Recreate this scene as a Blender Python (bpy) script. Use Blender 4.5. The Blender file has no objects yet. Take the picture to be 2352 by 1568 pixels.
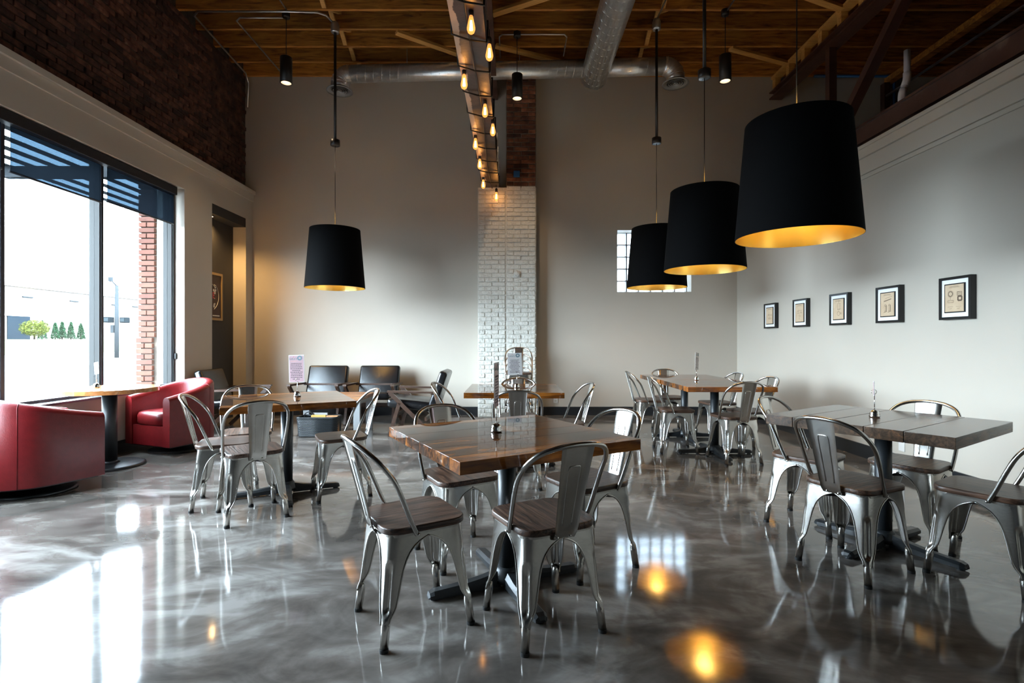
import bpy, bmesh, math, random
from mathutils import Vector, Matrix

random.seed(7)
S = bpy.context.scene
COL = S.collection
PI = math.pi
R = math.radians

# ------------------------------------------------------------------ camera
CAM_H = 1.22
cam_d = bpy.data.cameras.new('camera')
cam_d.sensor_width = 36.0
cam_d.lens = 18.0
cam_d.shift_x = -2.0 / 2352
cam_d.shift_y = -2.0 / 2352
cam_d.clip_start = 0.05
cam_d.clip_end = 400
cam = bpy.data.objects.new('camera', cam_d)
COL.objects.link(cam)
cam.location = (0, 0, CAM_H)
cam.rotation_euler = (R(90), 0, 0)
S.camera = cam

# ------------------------------------------------------------------ world, exposure
W = bpy.data.worlds.new('world')
S.world = W
W.use_nodes = True
bg = W.node_tree.nodes['Background']
bg.inputs['Color'].default_value = (0.71, 0.865, 1.0, 1)
bg.inputs['Strength'].default_value = 62.0
S.view_settings.view_transform = 'Standard'
S.view_settings.look = 'None'
S.view_settings.gamma = 1.0
S.view_settings.use_curve_mapping = False
S.view_settings.exposure = 0.2


def portal(name, loc, rot, sx, sy):
    l = bpy.data.lights.new(name, 'AREA')
    l.shape = 'RECTANGLE'
    l.size = sx
    l.size_y = sy
    l.cycles.is_portal = True
    o = bpy.data.objects.new(name, l)
    COL.objects.link(o)
    o.location = loc
    o.rotation_euler = rot
    return o


portal('window_portal', (-4.62, 4.325, 1.9), (0, R(-90), 0), 2.6, 4.75)
portal('glass_block_portal', (2.318, 8.72, 2.525), (R(-90), 0, 0), 1.2, 1.02)

# ------------------------------------------------------------------ room numbers
XL, XR, YB, YF = -4.265, 3.673, 8.39, -3.6
ZC = 5.53           # underside of joists
XFAR = 8.2          # far side of the neighbouring bay
X_GLASS = -4.45


# ------------------------------------------------------------------ materials
def new_mat(name):
    m = bpy.data.materials.new(name)
    m.use_nodes = True
    nt = m.node_tree
    b = nt.nodes['Principled BSDF']
    return m, nt, b


def N(nt, kind, **kw):
    n = nt.nodes.new(kind)
    for k, v in kw.items():
        if k in n.inputs:
            n.inputs[k].default_value = v
        else:
            setattr(n, k, v)
    return n


def plain(name, col, rough=0.5, metal=0.0, spec=0.5, coat=0.0, coat_r=0.05, bump=0.0, bscale=60.0, emit=None, es=0.0):
    m, nt, b = new_mat(name)
    b.inputs['Base Color'].default_value = (*col, 1)
    b.inputs['Roughness'].default_value = rough
    b.inputs['Metallic'].default_value = metal
    b.inputs['Specular IOR Level'].default_value = spec
    b.inputs['Coat Weight'].default_value = coat
    b.inputs['Coat Roughness'].default_value = coat_r
    if emit:
        b.inputs['Emission Color'].default_value = (*emit, 1)
        b.inputs['Emission Strength'].default_value = es
    if bump:
        tc = N(nt, 'ShaderNodeTexCoord')
        no = N(nt, 'ShaderNodeTexNoise', Scale=bscale, Detail=4.0)
        bp = N(nt, 'ShaderNodeBump', Strength=bump, Distance=0.01)
        nt.links.new(tc.outputs['Object'], no.inputs['Vector'])
        nt.links.new(no.outputs['Fac'], bp.inputs['Height'])
        nt.links.new(bp.outputs['Normal'], b.inputs['Normal'])
    return m


def ramp(nt, stops):
    r = nt.nodes.new('ShaderNodeValToRGB')
    el = r.color_ramp.elements
    while len(el) < len(stops):
        el.new(0.5)
    for e, (p, c) in zip(el, stops):
        e.position = p
        e.color = (*c, 1)
    return r


def wood(name, stops, rough=0.5, coat=0.0, coat_r=0.05, scale=(1.2, 14, 14), nscale=2.2, vary=0.25, bump=0.25, dist=1.2, big=0.0):
    """grain along the object's local x"""
    m, nt, b = new_mat(name)
    L = nt.links.new
    tc = N(nt, 'ShaderNodeTexCoord')
    oi = N(nt, 'ShaderNodeObjectInfo')
    ad = N(nt, 'ShaderNodeVectorMath', operation='ADD')
    mu = N(nt, 'ShaderNodeVectorMath', operation='SCALE')
    mu.inputs['Scale'].default_value = 13.7
    L(oi.outputs['Random'], mu.inputs[0])
    L(tc.outputs['Object'], ad.inputs[0])
    L(mu.outputs[0], ad.inputs[1])
    mp = N(nt, 'ShaderNodeMapping')
    mp.inputs['Scale'].default_value = scale
    L(ad.outputs[0], mp.inputs['Vector'])
    no = N(nt, 'ShaderNodeTexNoise', Scale=nscale, Detail=6.0, Roughness=0.62, Distortion=dist)
    L(mp.outputs[0], no.inputs['Vector'])
    rp = ramp(nt, stops)
    if big:
        n2 = N(nt, 'ShaderNodeTexNoise', Scale=3.2, Detail=3.0, Roughness=0.6, Distortion=0.8)
        L(ad.outputs[0], n2.inputs['Vector'])
        mx = N(nt, 'ShaderNodeMix')
        mx.inputs[0].default_value = big
        L(no.outputs['Fac'], mx.inputs[2])
        L(n2.outputs['Fac'], mx.inputs[3])
        L(mx.outputs[0], rp.inputs['Fac'])
    else:
        L(no.outputs['Fac'], rp.inputs['Fac'])
    hs = N(nt, 'ShaderNodeHueSaturation')
    mr = N(nt, 'ShaderNodeMapRange')
    mr.inputs['To Min'].default_value = 1 - vary
    mr.inputs['To Max'].default_value = 1 + vary
    L(oi.outputs['Random'], mr.inputs['Value'])
    L(mr.outputs[0], hs.inputs['Value'])
    L(rp.outputs['Color'], hs.inputs['Color'])
    L(hs.outputs['Color'], b.inputs['Base Color'])
    b.inputs['Roughness'].default_value = rough
    if coat > 0.8:
        b.inputs['Specular IOR Level'].default_value = 0.05
    b.inputs['Coat Weight'].default_value = coat
    b.inputs['Coat Roughness'].default_value = coat_r
    if bump:
        bp = N(nt, 'ShaderNodeBump', Strength=bump, Distance=0.004)
        L(no.outputs['Fac'], bp.inputs['Height'])
        L(bp.outputs['Normal'], b.inputs['Normal'])
    return m


def speckle(name, stops, scale=4.0, rough=0.6, detail=5.0, bump=0.3, vary=0.0, coord='Object', metal=0.0, distort=0.0, spec=0.5, bdist=0.01, bscale=None):
    m, nt, b = new_mat(name)
    L = nt.links.new
    tc = N(nt, 'ShaderNodeTexCoord')
    oi = N(nt, 'ShaderNodeObjectInfo')
    mu = N(nt, 'ShaderNodeVectorMath', operation='SCALE')
    mu.inputs['Scale'].default_value = 31.0 if vary else 0.0
    ad = N(nt, 'ShaderNodeVectorMath', operation='ADD')
    L(oi.outputs['Random'], mu.inputs[0])
    L(tc.outputs[coord], ad.inputs[0])
    L(mu.outputs[0], ad.inputs[1])
    no = N(nt, 'ShaderNodeTexNoise', Scale=scale, Detail=detail, Roughness=0.6, Distortion=distort)
    L(ad.outputs[0], no.inputs['Vector'])
    rp = ramp(nt, stops)
    L(no.outputs['Fac'], rp.inputs['Fac'])
    last = rp.outputs['Color']
    if vary:
        hs = N(nt, 'ShaderNodeHueSaturation')
        mr = N(nt, 'ShaderNodeMapRange')
        mr.inputs['To Min'].default_value = 1 - vary
        mr.inputs['To Max'].default_value = 1 + vary
        L(oi.outputs['Random'], mr.inputs['Value'])
        L(mr.outputs[0], hs.inputs['Value'])
        L(last, hs.inputs['Color'])
        last = hs.outputs['Color']
    L(last, b.inputs['Base Color'])
    b.inputs['Roughness'].default_value = rough
    b.inputs['Metallic'].default_value = metal
    b.inputs['Specular IOR Level'].default_value = spec
    if bump:
        hsrc = no
        if bscale:
            hsrc = N(nt, 'ShaderNodeTexNoise', Scale=bscale, Detail=4.0)
            L(ad.outputs[0], hsrc.inputs['Vector'])
        bp = N(nt, 'ShaderNodeBump', Strength=bump, Distance=bdist)
        L(hsrc.outputs['Fac'], bp.inputs['Height'])
        L(bp.outputs['Normal'], b.inputs['Normal'])
    return m


def emission(name, col, strength):
    m = bpy.data.materials.new(name)
    m.use_nodes = True
    nt = m.node_tree
    nt.nodes.clear()
    e = N(nt, 'ShaderNodeEmission')
    e.inputs['Color'].default_value = (*col, 1)
    e.inputs['Strength'].default_value = strength
    o = N(nt, 'ShaderNodeOutputMaterial')
    nt.links.new(e.outputs[0], o.inputs[0])
    return m


def see_thru(name, tcol, fac, kind='gloss', col=(1, 1, 1), rough=0.0):
    """mix of transparent (weight 1-fac) and gloss / diffuse / translucent"""
    m = bpy.data.materials.new(name)
    m.use_nodes = True
    nt = m.node_tree
    nt.nodes.clear()
    t = N(nt, 'ShaderNodeBsdfTransparent')
    t.inputs['Color'].default_value = (*tcol, 1)
    if kind == 'gloss':
        g = N(nt, 'ShaderNodeBsdfGlossy')
        g.inputs['Roughness'].default_value = rough
    elif kind == 'diffuse':
        g = N(nt, 'ShaderNodeBsdfDiffuse')
    elif kind == 'emit':
        g = N(nt, 'ShaderNodeEmission')
        g.inputs['Strength'].default_value = rough
    else:
        g = N(nt, 'ShaderNodeBsdfTranslucent')
    g.inputs['Color'].default_value = (*col, 1)
    mx = N(nt, 'ShaderNodeMixShader')
    mx.inputs[0].default_value = fac
    o = N(nt, 'ShaderNodeOutputMaterial')
    nt.links.new(t.outputs[0], mx.inputs[1])
    nt.links.new(g.outputs[0], mx.inputs[2])
    nt.links.new(mx.outputs[0], o.inputs[0])
    return m


M = {}
M['paint'] = speckle('wall_paint', [(0.3, (0.455, 0.41, 0.345)), (0.7, (0.48, 0.435, 0.37))], scale=0.8, rough=0.62, bump=0.06, bscale=220, spec=0.3)
M['trim'] = plain('trim_paint', (0.50, 0.46, 0.395), 0.5)
M['black_base'] = plain('black_baseboard', (0.012, 0.013, 0.015), 0.35)
M['charcoal'] = plain('charcoal_paint', (0.018, 0.017, 0.018), 0.6)
M['mortar'] = speckle('mortar', [(0.3, (0.03, 0.022, 0.018)), (0.6, (0.07, 0.052, 0.04)), (0.75, (0.16, 0.12, 0.09))], scale=9, rough=0.95, bump=0.5)
M['brick'] = speckle('red_brick', [(0.28, (0.018, 0.011, 0.009)), (0.48, (0.065, 0.026, 0.018)), (0.66, (0.11, 0.045, 0.028)), (0.76, (0.17, 0.11, 0.07))], scale=11, rough=0.9, vary=0.65, bump=0.8)
M['brick_pillar'] = speckle('pillar_brick', [(0.28, (0.05, 0.022, 0.014)), (0.5, (0.17, 0.058, 0.028)), (0.72, (0.30, 0.12, 0.06))], scale=9, rough=0.9, vary=0.6, bump=0.8)
M['mortar_light'] = speckle('pale_mortar', [(0.3, (0.10, 0.08, 0.06)), (0.7, (0.24, 0.20, 0.155))], scale=9, rough=0.95, bump=0.5)
M['brick_out'] = speckle('outdoor_brick', [(0.3, (0.0672, 0.0189, 0.0105)), (0.7, (0.1008, 0.0315, 0.0168))], scale=7, rough=0.9, vary=0.2, bump=0.4)
M['brick_paint'] = speckle('painted_brick', [(0.25, (0.52, 0.49, 0.43)), (0.5, (0.62, 0.60, 0.54)), (0.8, (0.66, 0.64, 0.58))], scale=16, rough=0.55, vary=0.04, bump=0.9, bscale=26, bdist=0.02)
M['joist'] = wood('joist_wood', [(0.28, (0.08, 0.026, 0.004)), (0.5, (0.40, 0.155, 0.024)), (0.72, (0.62, 0.28, 0.05))], rough=0.7, scale=(0.9, 9, 9), vary=0.22)
M['deck'] = wood('deck_wood', [(0.3, (0.02, 0.010, 0.004)), (0.7, (0.055, 0.027, 0.010))], rough=0.8, scale=(9, 0.9, 9), vary=0.25)
M['lumber'] = wood('yellow_lumber', [(0.25, (0.34, 0.16, 0.035)), (0.5, (0.58, 0.30, 0.075)), (0.75, (0.68, 0.40, 0.12))], rough=0.65, scale=(1.0, 12, 12), vary=0.12)
M['steel_paint'] = speckle('brown_steel_paint', [(0.40, (0.055, 0.024, 0.017)), (0.62, (0.085, 0.04, 0.028)), (0.70, (0.16, 0.10, 0.075))], scale=2.2, rough=0.38, bump=0.2, detail=8, bscale=40)
M['worn_beam'] = None
M['tabletop'] = wood('resin_tabletop', [(0.34, (0.007, 0.003, 0.0015)), (0.46, (0.028, 0.0095, 0.003)), (0.54, (0.10, 0.031, 0.005)), (0.64, (0.32, 0.105, 0.015))], rough=0.45, coat=1.0, coat_r=0.03, scale=(1.4, 12, 12), vary=0.35, bump=0.0, big=0.5)
M['orangetop'] = wood('orange_edge_plank', [(0.34, (0.050, 0.015, 0.003)), (0.5, (0.21, 0.062, 0.008)), (0.66, (0.48, 0.165, 0.022))], rough=0.45, coat=1.0, coat_r=0.03, scale=(1.4, 12, 12), vary=0.2, bump=0.0, big=0.4)
M['tablegrey'] = wood('weathered_tabletop', [(0.32, (0.022, 0.014, 0.010)), (0.48, (0.060, 0.038, 0.025)), (0.60, (0.12, 0.064, 0.035)), (0.72, (0.28, 0.11, 0.035))], rough=0.4, coat=0.9, coat_r=0.16, scale=(1.4, 14, 14), vary=0.22, bump=0.15, big=0.3)
M['roundtop'] = wood('round_tabletop', [(0.25, (0.22, 0.09, 0.03)), (0.5, (0.45, 0.19, 0.06)), (0.75, (0.56, 0.27, 0.10))], rough=0.4, coat=0.9, coat_r=0.08, vary=0.15, bump=0.05)
M['coffee'] = wood('coffee_table_wood', [(0.25, (0.16, 0.065, 0.025)), (0.5, (0.32, 0.14, 0.055)), (0.75, (0.42, 0.22, 0.10))], rough=0.4, coat=0.3, vary=0.2, bump=0.1)
M['seatwood'] = wood('chair_seat_wood', [(0.36, (0.014, 0.007, 0.004)), (0.5, (0.065, 0.031, 0.018)), (0.64, (0.135, 0.069, 0.041))], rough=0.42, coat=0.15, coat_r=0.3, scale=(2.2, 34, 34), nscale=2.0, vary=0.15, bump=0.7, dist=0.7)
M['walnut'] = wood('walnut_arm', [(0.3, (0.026, 0.012, 0.007)), (0.7, (0.065, 0.031, 0.018))], rough=0.35, coat=0.3, vary=0.1, bump=0.05)
M['steel'] = speckle('brushed_steel', [(0.3, (0.50, 0.48, 0.445)), (0.7, (0.66, 0.635, 0.595))], scale=9, rough=0.27, metal=1.0, bump=0.03, bscale=90)
M['tube'] = plain('steel_tube', (0.50, 0.485, 0.46), 0.22, 1.0)
M['chrome'] = plain('chrome', (0.75, 0.74, 0.72), 0.08, 1.0)
M['galv'] = speckle('galvanised_duct', [(0.35, (0.82, 0.82, 0.81)), (0.65, (0.94, 0.94, 0.93))], scale=14, rough=0.3, metal=0.85, bump=0.03)
M['conduit'] = plain('conduit', (0.62, 0.62, 0.62), 0.3, 0.9)
M['rubber'] = plain('black_rubber', (0.008, 0.008, 0.008), 0.6)
M['blackiron'] = plain('black_cast_iron', (0.012, 0.014, 0.016), 0.42, 0.0, 0.5, bump=0.08, bscale=180)
M['blackmetal'] = plain('black_metal', (0.009, 0.009, 0.010), 0.4)
M['shade'] = plain('black_shade_fabric', (0.0022, 0.0022, 0.0024), 0.85, bump=0.05, bscale=300, spec=0.06)
M['gold'] = speckle('gold_lining', [(0.35, (1.0, 0.74, 0.22)), (0.65, (1.0, 0.84, 0.38))], scale=3, rough=0.25, metal=1.0, bump=0.0)
M['leather'] = speckle('black_leather', [(0.4, (0.004, 0.004, 0.0045)), (0.6, (0.008, 0.008, 0.009))], scale=40, rough=0.24, bump=0.25, bscale=160, bdist=0.003)
M['redleather'] = speckle('red_leather', [(0.35, (0.145, 0.006, 0.008)), (0.65, (0.175, 0.008, 0.010))], scale=22, rough=0.36, bump=0.25, bscale=120, bdist=0.003)
M['alu'] = plain('grey_aluminium', (0.33, 0.34, 0.34), 0.4, 0.6)
M['winalu'] = plain('window_aluminium', (0.030, 0.030, 0.029), 0.5, 0.0, 0.1)
M['alu_dark'] = plain('window_dark', (0.03, 0.033, 0.045), 0.4)
M['sill'] = plain('sill_stone', (0.10, 0.115, 0.125), 0.25)
M['glass'] = see_thru('pane_glass', (0.97, 0.985, 0.99), 0.06)
M['block'] = see_thru('glass_block', (0.50, 0.52, 0.53), 0.45, 'trans', (0.30, 0.31, 0.32))
M['joint'] = plain('block_joint', (0.05, 0.025, 0.02), 0.8)
M['mesh'] = see_thru('shade_mesh', (0.0096, 0.016, 0.022), 0.5, 'trans', (0.0030, 0.0042, 0.0058))
M['fascia'] = plain('blind_fascia', (0.007, 0.009, 0.014), 0.5)
M['white'] = plain('white_card', (0.60, 0.58, 0.57), 0.35)
M['pink'] = plain('pink_menu_paper', (0.44, 0.29, 0.31), 0.3)
M['ink'] = plain('menu_ink', (0.08, 0.06, 0.07), 0.6)
M['ink_teal'] = plain('teal_ink', (0.13, 0.20, 0.23), 0.6)
M['ink_red'] = plain('red_ink', (0.50, 0.06, 0.08), 0.6)
M['ink_orange'] = plain('orange_ink', (0.70, 0.33, 0.20), 0.6)
M['frame'] = plain('black_frame', (0.006, 0.006, 0.007), 0.25)
M['matboard'] = plain('white_mat', (0.82, 0.81, 0.79), 0.7)
M['parch'] = speckle('parchment', [(0.3, (0.50, 0.36, 0.23)), (0.7, (0.62, 0.48, 0.33))], scale=9, rough=0.8, bump=0)
M['sepia'] = plain('sepia_ink', (0.10, 0.065, 0.04), 0.8)
M['posterred'] = plain('poster_red', (0.16, 0.012, 0.012), 0.5)
M['posterdark'] = plain('poster_dark', (0.025, 0.008, 0.010), 0.5)
M['posterwhite'] = plain('poster_white', (0.55, 0.52, 0.48), 0.5)
M['goldframe'] = plain('brass_frame', (0.30, 0.19, 0.08), 0.5)
M['pvc'] = plain('white_pvc', (0.72, 0.66, 0.66), 0.35)
M['bluepipe'] = plain('blue_pipe', (0.02, 0.13, 0.36), 0.4)
M['wicker'] = plain('black_wicker', (0.018, 0.021, 0.024), 0.38)
M['box_a'] = plain('game_box_yellow', (0.55, 0.33, 0.08), 0.5)
M['box_b'] = plain('game_box_orange', (0.50, 0.24, 0.10), 0.5)
M['box_c'] = plain('grey_book', (0.40, 0.40, 0.40), 0.5)
M['outlet'] = plain('outlet_plate', (0.66, 0.64, 0.60), 0.4)
M['filament'] = emission('filament', (1.0, 0.62, 0.25), 60.0)
M['bulbglass'] = see_thru('amber_bulb', (1.0, 0.72, 0.40), 0.35, 'emit', (1.0, 0.40, 0.10), 2.6)
M['lampbulb'] = emission('frosted_bulb', (1.0, 0.34, 0.08), 8.0)
M['downlens'] = emission('downlight_lens', (1.0, 0.78, 0.52), 7.0)
M['baffle'] = plain('downlight_baffle', (0.75, 0.68, 0.60), 0.3)
# outdoors
M['street'] = speckle('street_concrete', [(0.3, (0.04, 0.04, 0.04)), (0.7, (0.055, 0.055, 0.053))], scale=0.3, rough=0.9, bump=0, spec=0.0)
M['berm'] = speckle('pale_lawn', [(0.3, (0.045, 0.05, 0.03)), (0.7, (0.06, 0.065, 0.04))], scale=1.0, rough=0.9, bump=0, spec=0.0)
M['bldg'] = speckle('pale_brick_building', [(0.3, (0.06, 0.05, 0.045)), (0.7, (0.08, 0.07, 0.064))], scale=2.0, rough=0.9, bump=0, spec=0.0)
M['bluedoor'] = plain('blue_grey_door', (0.00756, 0.01092, 0.01428), 0.6, spec=0.0)
M['conifer'] = speckle('conifer_leaf', [(0.3, (0.00504, 0.0147, 0.00756)), (0.7, (0.0126, 0.0315, 0.0147))], scale=8, rough=0.8, bump=0, spec=0.0)
M['limeleaf'] = speckle('lime_leaf', [(0.3, (0.0252, 0.0315, 0.0063)), (0.7, (0.0504, 0.0546, 0.0126))], scale=5, rough=0.8, bump=0, spec=0.0)
M['bark'] = plain('bark', (0.0126, 0.00924, 0.00672), 0.9, spec=0.0)
M['polegrey'] = plain('pole_grey', (0.0168, 0.01932, 0.021), 0.5, spec=0.0)
M['signalblack'] = plain('signal_black', (0.00504, 0.00714, 0.0084), 0.5, spec=0.0)
M['signallens'] = plain('signal_lens', (0.0126, 0.0168, 0.0189), 0.3, spec=0.0)
M['slat'] = plain('canopy_steel', (0.018, 0.02, 0.022), 0.5, spec=0.0)


def make_floor_mat():
    m, nt, b = new_mat('polished_concrete')
    L = nt.links.new
    tc = N(nt, 'ShaderNodeTexCoord')
    mp = N(nt, 'ShaderNodeMapping')
    mp.inputs['Rotation'].default_value = (0, 0, R(25))
    mp.inputs['Scale'].default_value = (1.0, 1.7, 1.0)
    L(tc.outputs['Object'], mp.inputs['Vector'])
    n1 = N(nt, 'ShaderNodeTexNoise', Scale=0.7, Detail=6.0, Roughness=0.52, Distortion=2.6)
    L(mp.outputs[0], n1.inputs['Vector'])
    n2 = N(nt, 'ShaderNodeTexNoise', Scale=2.4, Detail=5.0, Roughness=0.55, Distortion=2.0)
    L(mp.outputs[0], n2.inputs['Vector'])
    mx = N(nt, 'ShaderNodeMix')
    mx.inputs[0].default_value = 0.35
    L(n1.outputs['Fac'], mx.inputs[2])
    L(n2.outputs['Fac'], mx.inputs[3])
    rp = ramp(nt, [(0.34, (0.052, 0.045, 0.039)), (0.45, (0.095, 0.082, 0.072)), (0.53, (0.14, 0.123, 0.109)), (0.64, (0.27, 0.25, 0.23))])
    L(mx.outputs[0], rp.inputs['Fac'])
    L(rp.outputs['Color'], b.inputs['Base Color'])
    b.inputs['Roughness'].default_value = 0.35
    b.inputs['Coat Weight'].default_value = 1.0
    b.inputs['Coat IOR'].default_value = 1.52
    b.inputs['Specular IOR Level'].default_value = 0.0
    b.inputs['Coat Roughness'].default_value = 0.075
    n3 = N(nt, 'ShaderNodeTexNoise', Scale=2.2, Detail=2.0)
    L(tc.outputs['Object'], n3.inputs['Vector'])
    bp = N(nt, 'ShaderNodeBump', Strength=0.05, Distance=0.02)
    L(n3.outputs['Fac'], bp.inputs['Height'])
    L(bp.outputs['Normal'], b.inputs['Coat Normal'])
    return m


def make_beam_mat():
    """brown painted beam with a cream edge where the paint has worn away (local x across the beam)"""
    m, nt, b = new_mat('worn_beam_paint')
    L = nt.links.new
    tc = N(nt, 'ShaderNodeTexCoord')
    sx = N(nt, 'ShaderNodeSeparateXYZ')
    L(tc.outputs['Object'], sx.inputs[0])
    no = N(nt, 'ShaderNodeTexNoise', Scale=2.5, Detail=6.0, Roughness=0.6)
    L(tc.outputs['Object'], no.inputs['Vector'])
    ma = N(nt, 'ShaderNodeMath', operation='MULTIPLY_ADD')
    ma.inputs[1].default_value = 0.16
    L(no.outputs['Fac'], ma.inputs[0])
    L(sx.outputs['X'], ma.inputs[2])
    rp = ramp(nt, [(0.0, (0.42, 0.33, 0.25)), (0.010, (0.022, 0.010, 0.007))])
    rp.color_ramp.interpolation = 'LINEAR'
    mr = N(nt, 'ShaderNodeMapRange')
    mr.inputs['From Min'].default_value = -0.005
    mr.inputs['From Max'].default_value = 0.75
    L(ma.outputs[0], mr.inputs['Value'])
    L(mr.outputs[0], rp.inputs['Fac'])
    L(rp.outputs['Color'], b.inputs['Base Color'])
    b.inputs['Roughness'].default_value = 0.38
    bp = N(nt, 'ShaderNodeBump', Strength=0.3, Distance=0.01)
    n2 = N(nt, 'ShaderNodeTexNoise', Scale=14.0, Detail=5.0)
    L(tc.outputs['Object'], n2.inputs['Vector'])
    L(n2.outputs['Fac'], bp.inputs['Height'])
    L(bp.outputs['Normal'], b.inputs['Normal'])
    return m


M['floor'] = make_floor_mat()
M['worn_beam'] = make_beam_mat()


# ------------------------------------------------------------------ mesh helpers
class MB:
    def __init__(self):
        self.v = []
        self.f = []
        self.sm = []

    def add(self, vs, fs, smooth=False, mx=None):
        o = len(self.v)
        for p in vs:
            p = Vector(p)
            if mx is not None:
                p = mx @ p
            self.v.append(tuple(p))
        for f in fs:
            self.f.append(tuple(i + o for i in f))
            self.sm.append(smooth)
        return self

    def box(self, c, s, rot=None, mx=None):
        x, y, z = s[0] / 2, s[1] / 2, s[2] / 2
        vs = [(-x, -y, -z), (x, -y, -z), (x, y, -z), (-x, y, -z), (-x, -y, z), (x, -y, z), (x, y, z), (-x, y, z)]
        fs = [(0, 3, 2, 1), (4, 5, 6, 7), (0, 1, 5, 4), (1, 2, 6, 5), (2, 3, 7, 6), (3, 0, 4, 7)]
        m = Matrix.Translation(c)
        if rot is not None:
            m = m @ rot
        if mx is not None:
            m = mx @ m
        return self.add(vs, fs, False, m)

    def span(self, a, b):
        c = [(a[i] + b[i]) / 2 for i in range(3)]
        s = [abs(b[i] - a[i]) for i in range(3)]
        return self.box(c, s)

    def bbox(self, c, s, bev=0.005, seg=2, rot=None):
        """bevelled box"""
        bm = bmesh.new()
        bmesh.ops.create_cube(bm, size=1.0)
        for v in bm.verts:
            v.co = Vector((v.co.x * s[0], v.co.y * s[1], v.co.z * s[2]))
        bmesh.ops.bevel(bm, geom=bm.edges[:], offset=bev, segments=seg, profile=0.5, affect='EDGES')
        m = Matrix.Translation(c)
        if rot is not None:
            m = m @ rot
        bm.normal_update()
        flags = [seg > 1 and max(abs(c) for c in f.normal) < 0.999 for f in bm.faces]
        k0 = len(self.sm)
        self.bm(bm, m, False)
        self.sm[k0:] = flags
        return self

    def bm(self, bm, mx=None, smooth=False):
        bm.verts.ensure_lookup_table()
        bm.verts.index_update()
        self.add([v.co for v in bm.verts], [[v.index for v in f.verts] for f in bm.faces], smooth, mx)
        bm.free()
        return self

    def beam(self, a, b, w, h, up=(0, 0, 1)):
        """rectangular bar from a to b; w across, h along up"""
        a, b = Vector(a), Vector(b)
        d = (b - a)
        L = d.length
        d.normalize()
        up = Vector(up)
        s = d.cross(up)
        if s.length < 1e-5:
            s = d.cross(Vector((1, 0, 0)))
        s.normalize()
        u = s.cross(d)
        m = Matrix((d, s, u)).transposed().to_4x4()
        m.translation = (a + b) / 2
        return self.box((0, 0, 0), (L, w, h), None, m)

    def tube(self, pts, r, n=10, cap=True, closed=False):
        pts = [Vector(p) for p in pts]
        k = len(pts)
        rs = r if isinstance(r, (list, tuple)) else [r] * k
        tang = []
        for i in range(k):
            if closed:
                t = pts[(i + 1) % k] - pts[i - 1]
            elif i == 0:
                t = pts[1] - pts[0]
            elif i == k - 1:
                t = pts[-1] - pts[-2]
            else:
                t = (pts[i + 1] - pts[i]).normalized() + (pts[i] - pts[i - 1]).normalized()
            tang.append(t.normalized())
        ref = Vector((0, 0, 1))
        if abs(tang[0].dot(ref)) > 0.9:
            ref = Vector((1, 0, 0))
        nrm = (ref - tang[0] * ref.dot(tang[0])).normalized()
        vs = []
        for i in range(k):
            nrm = (nrm - tang[i] * nrm.dot(tang[i])).normalized()
            bn = tang[i].cross(nrm)
            for j in range(n):
                a = 2 * PI * j / n
                vs.append(pts[i] + (nrm * math.cos(a) + bn * math.sin(a)) * rs[i])
        fs = []
        for i in range(k if closed else k - 1):
            i2 = (i + 1) % k
            for j in range(n):
                j2 = (j + 1) % n
                fs.append((i * n + j, i * n + j2, i2 * n + j2, i2 * n + j))
        if cap and not closed:
            fs.append(tuple(range(n - 1, -1, -1)))
            fs.append(tuple((k - 1) * n + j for j in range(n)))
        return self.add(vs, fs, True)

    def lathe(self, prof, n=24, c=(0, 0, 0), mx=None, smooth=True):
        """prof: (r, z) list, around z"""
        vs = []
        fs = []
        k = len(prof)
        for r, z in prof:
            for j in range(n):
                a = 2 * PI * j / n
                vs.append((c[0] + r * math.cos(a), c[1] + r * math.sin(a), c[2] + z))
        for i in range(k - 1):
            for j in range(n):
                j2 = (j + 1) % n
                fs.append((i * n + j, i * n + j2, (i + 1) * n + j2, (i + 1) * n + j))
        if prof[0][0] > 1e-6:
            pass
        return self.add(vs, fs, smooth, mx)

    def disc(self, r, z, n=24, c=(0, 0, 0), up=True):
        vs = [(c[0] + r * math.cos(2 * PI * j / n), c[1] + r * math.sin(2 * PI * j / n), c[2] + z) for j in range(n)]
        f = tuple(range(n)) if up else tuple(range(n - 1, -1, -1))
        return self.add(vs, [f])

    def cyl(self, c, r, h, n=20, r2=None):
        """solid cylinder from z=c.z upward"""
        r2 = r if r2 is None else r2
        self.lathe([(r, 0), (r2, h)], n, c)
        self.disc(r, 0, n, c, False)
        self.disc(r2, h, n, c, True)
        return self

    def poly(self, pts, z0, z1, mx=None):
        """vertical prism of a plan polygon (ccw)"""
        n = len(pts)
        vs = [(x, y, z0) for x, y in pts] + [(x, y, z1) for x, y in pts]
        fs = [tuple(range(n - 1, -1, -1)), tuple(range(n, 2 * n))]
        for i in range(n):
            j = (i + 1) % n
            fs.append((i, j, n + j, n + i))
        return self.add(vs, fs, False, mx)

    def mesh(self, name, m):
        me = bpy.data.meshes.new(name)
        me.from_pydata(self.v, [], self.f)
        me.polygons.foreach_set('use_smooth', self.sm)
        me.materials.append(m if not isinstance(m, str) else M[m])
        me.update()
        return me

    def build(self, name, m, parent=None, loc=None, rz=0.0):
        me = self.mesh(name, m)
        return put(name, me, parent, loc, rz)


def put(name, me, parent=None, loc=None, rz=0.0, rot=None):
    o = bpy.data.objects.new(name, me)
    COL.objects.link(o)
    if parent is not None:
        o.parent = parent
    if loc is not None:
        o.location = loc
    if rot is not None:
        o.rotation_euler = rot
    elif rz:
        o.rotation_euler = (0, 0, rz)
    return o


def tag(o, label=None, cat=None, group=None, kind=None):
    if label:
        o['label'] = label
    if cat:
        o['category'] = cat
    if group:
        o['group'] = group
    if kind:
        o['kind'] = kind
    return o


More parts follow.
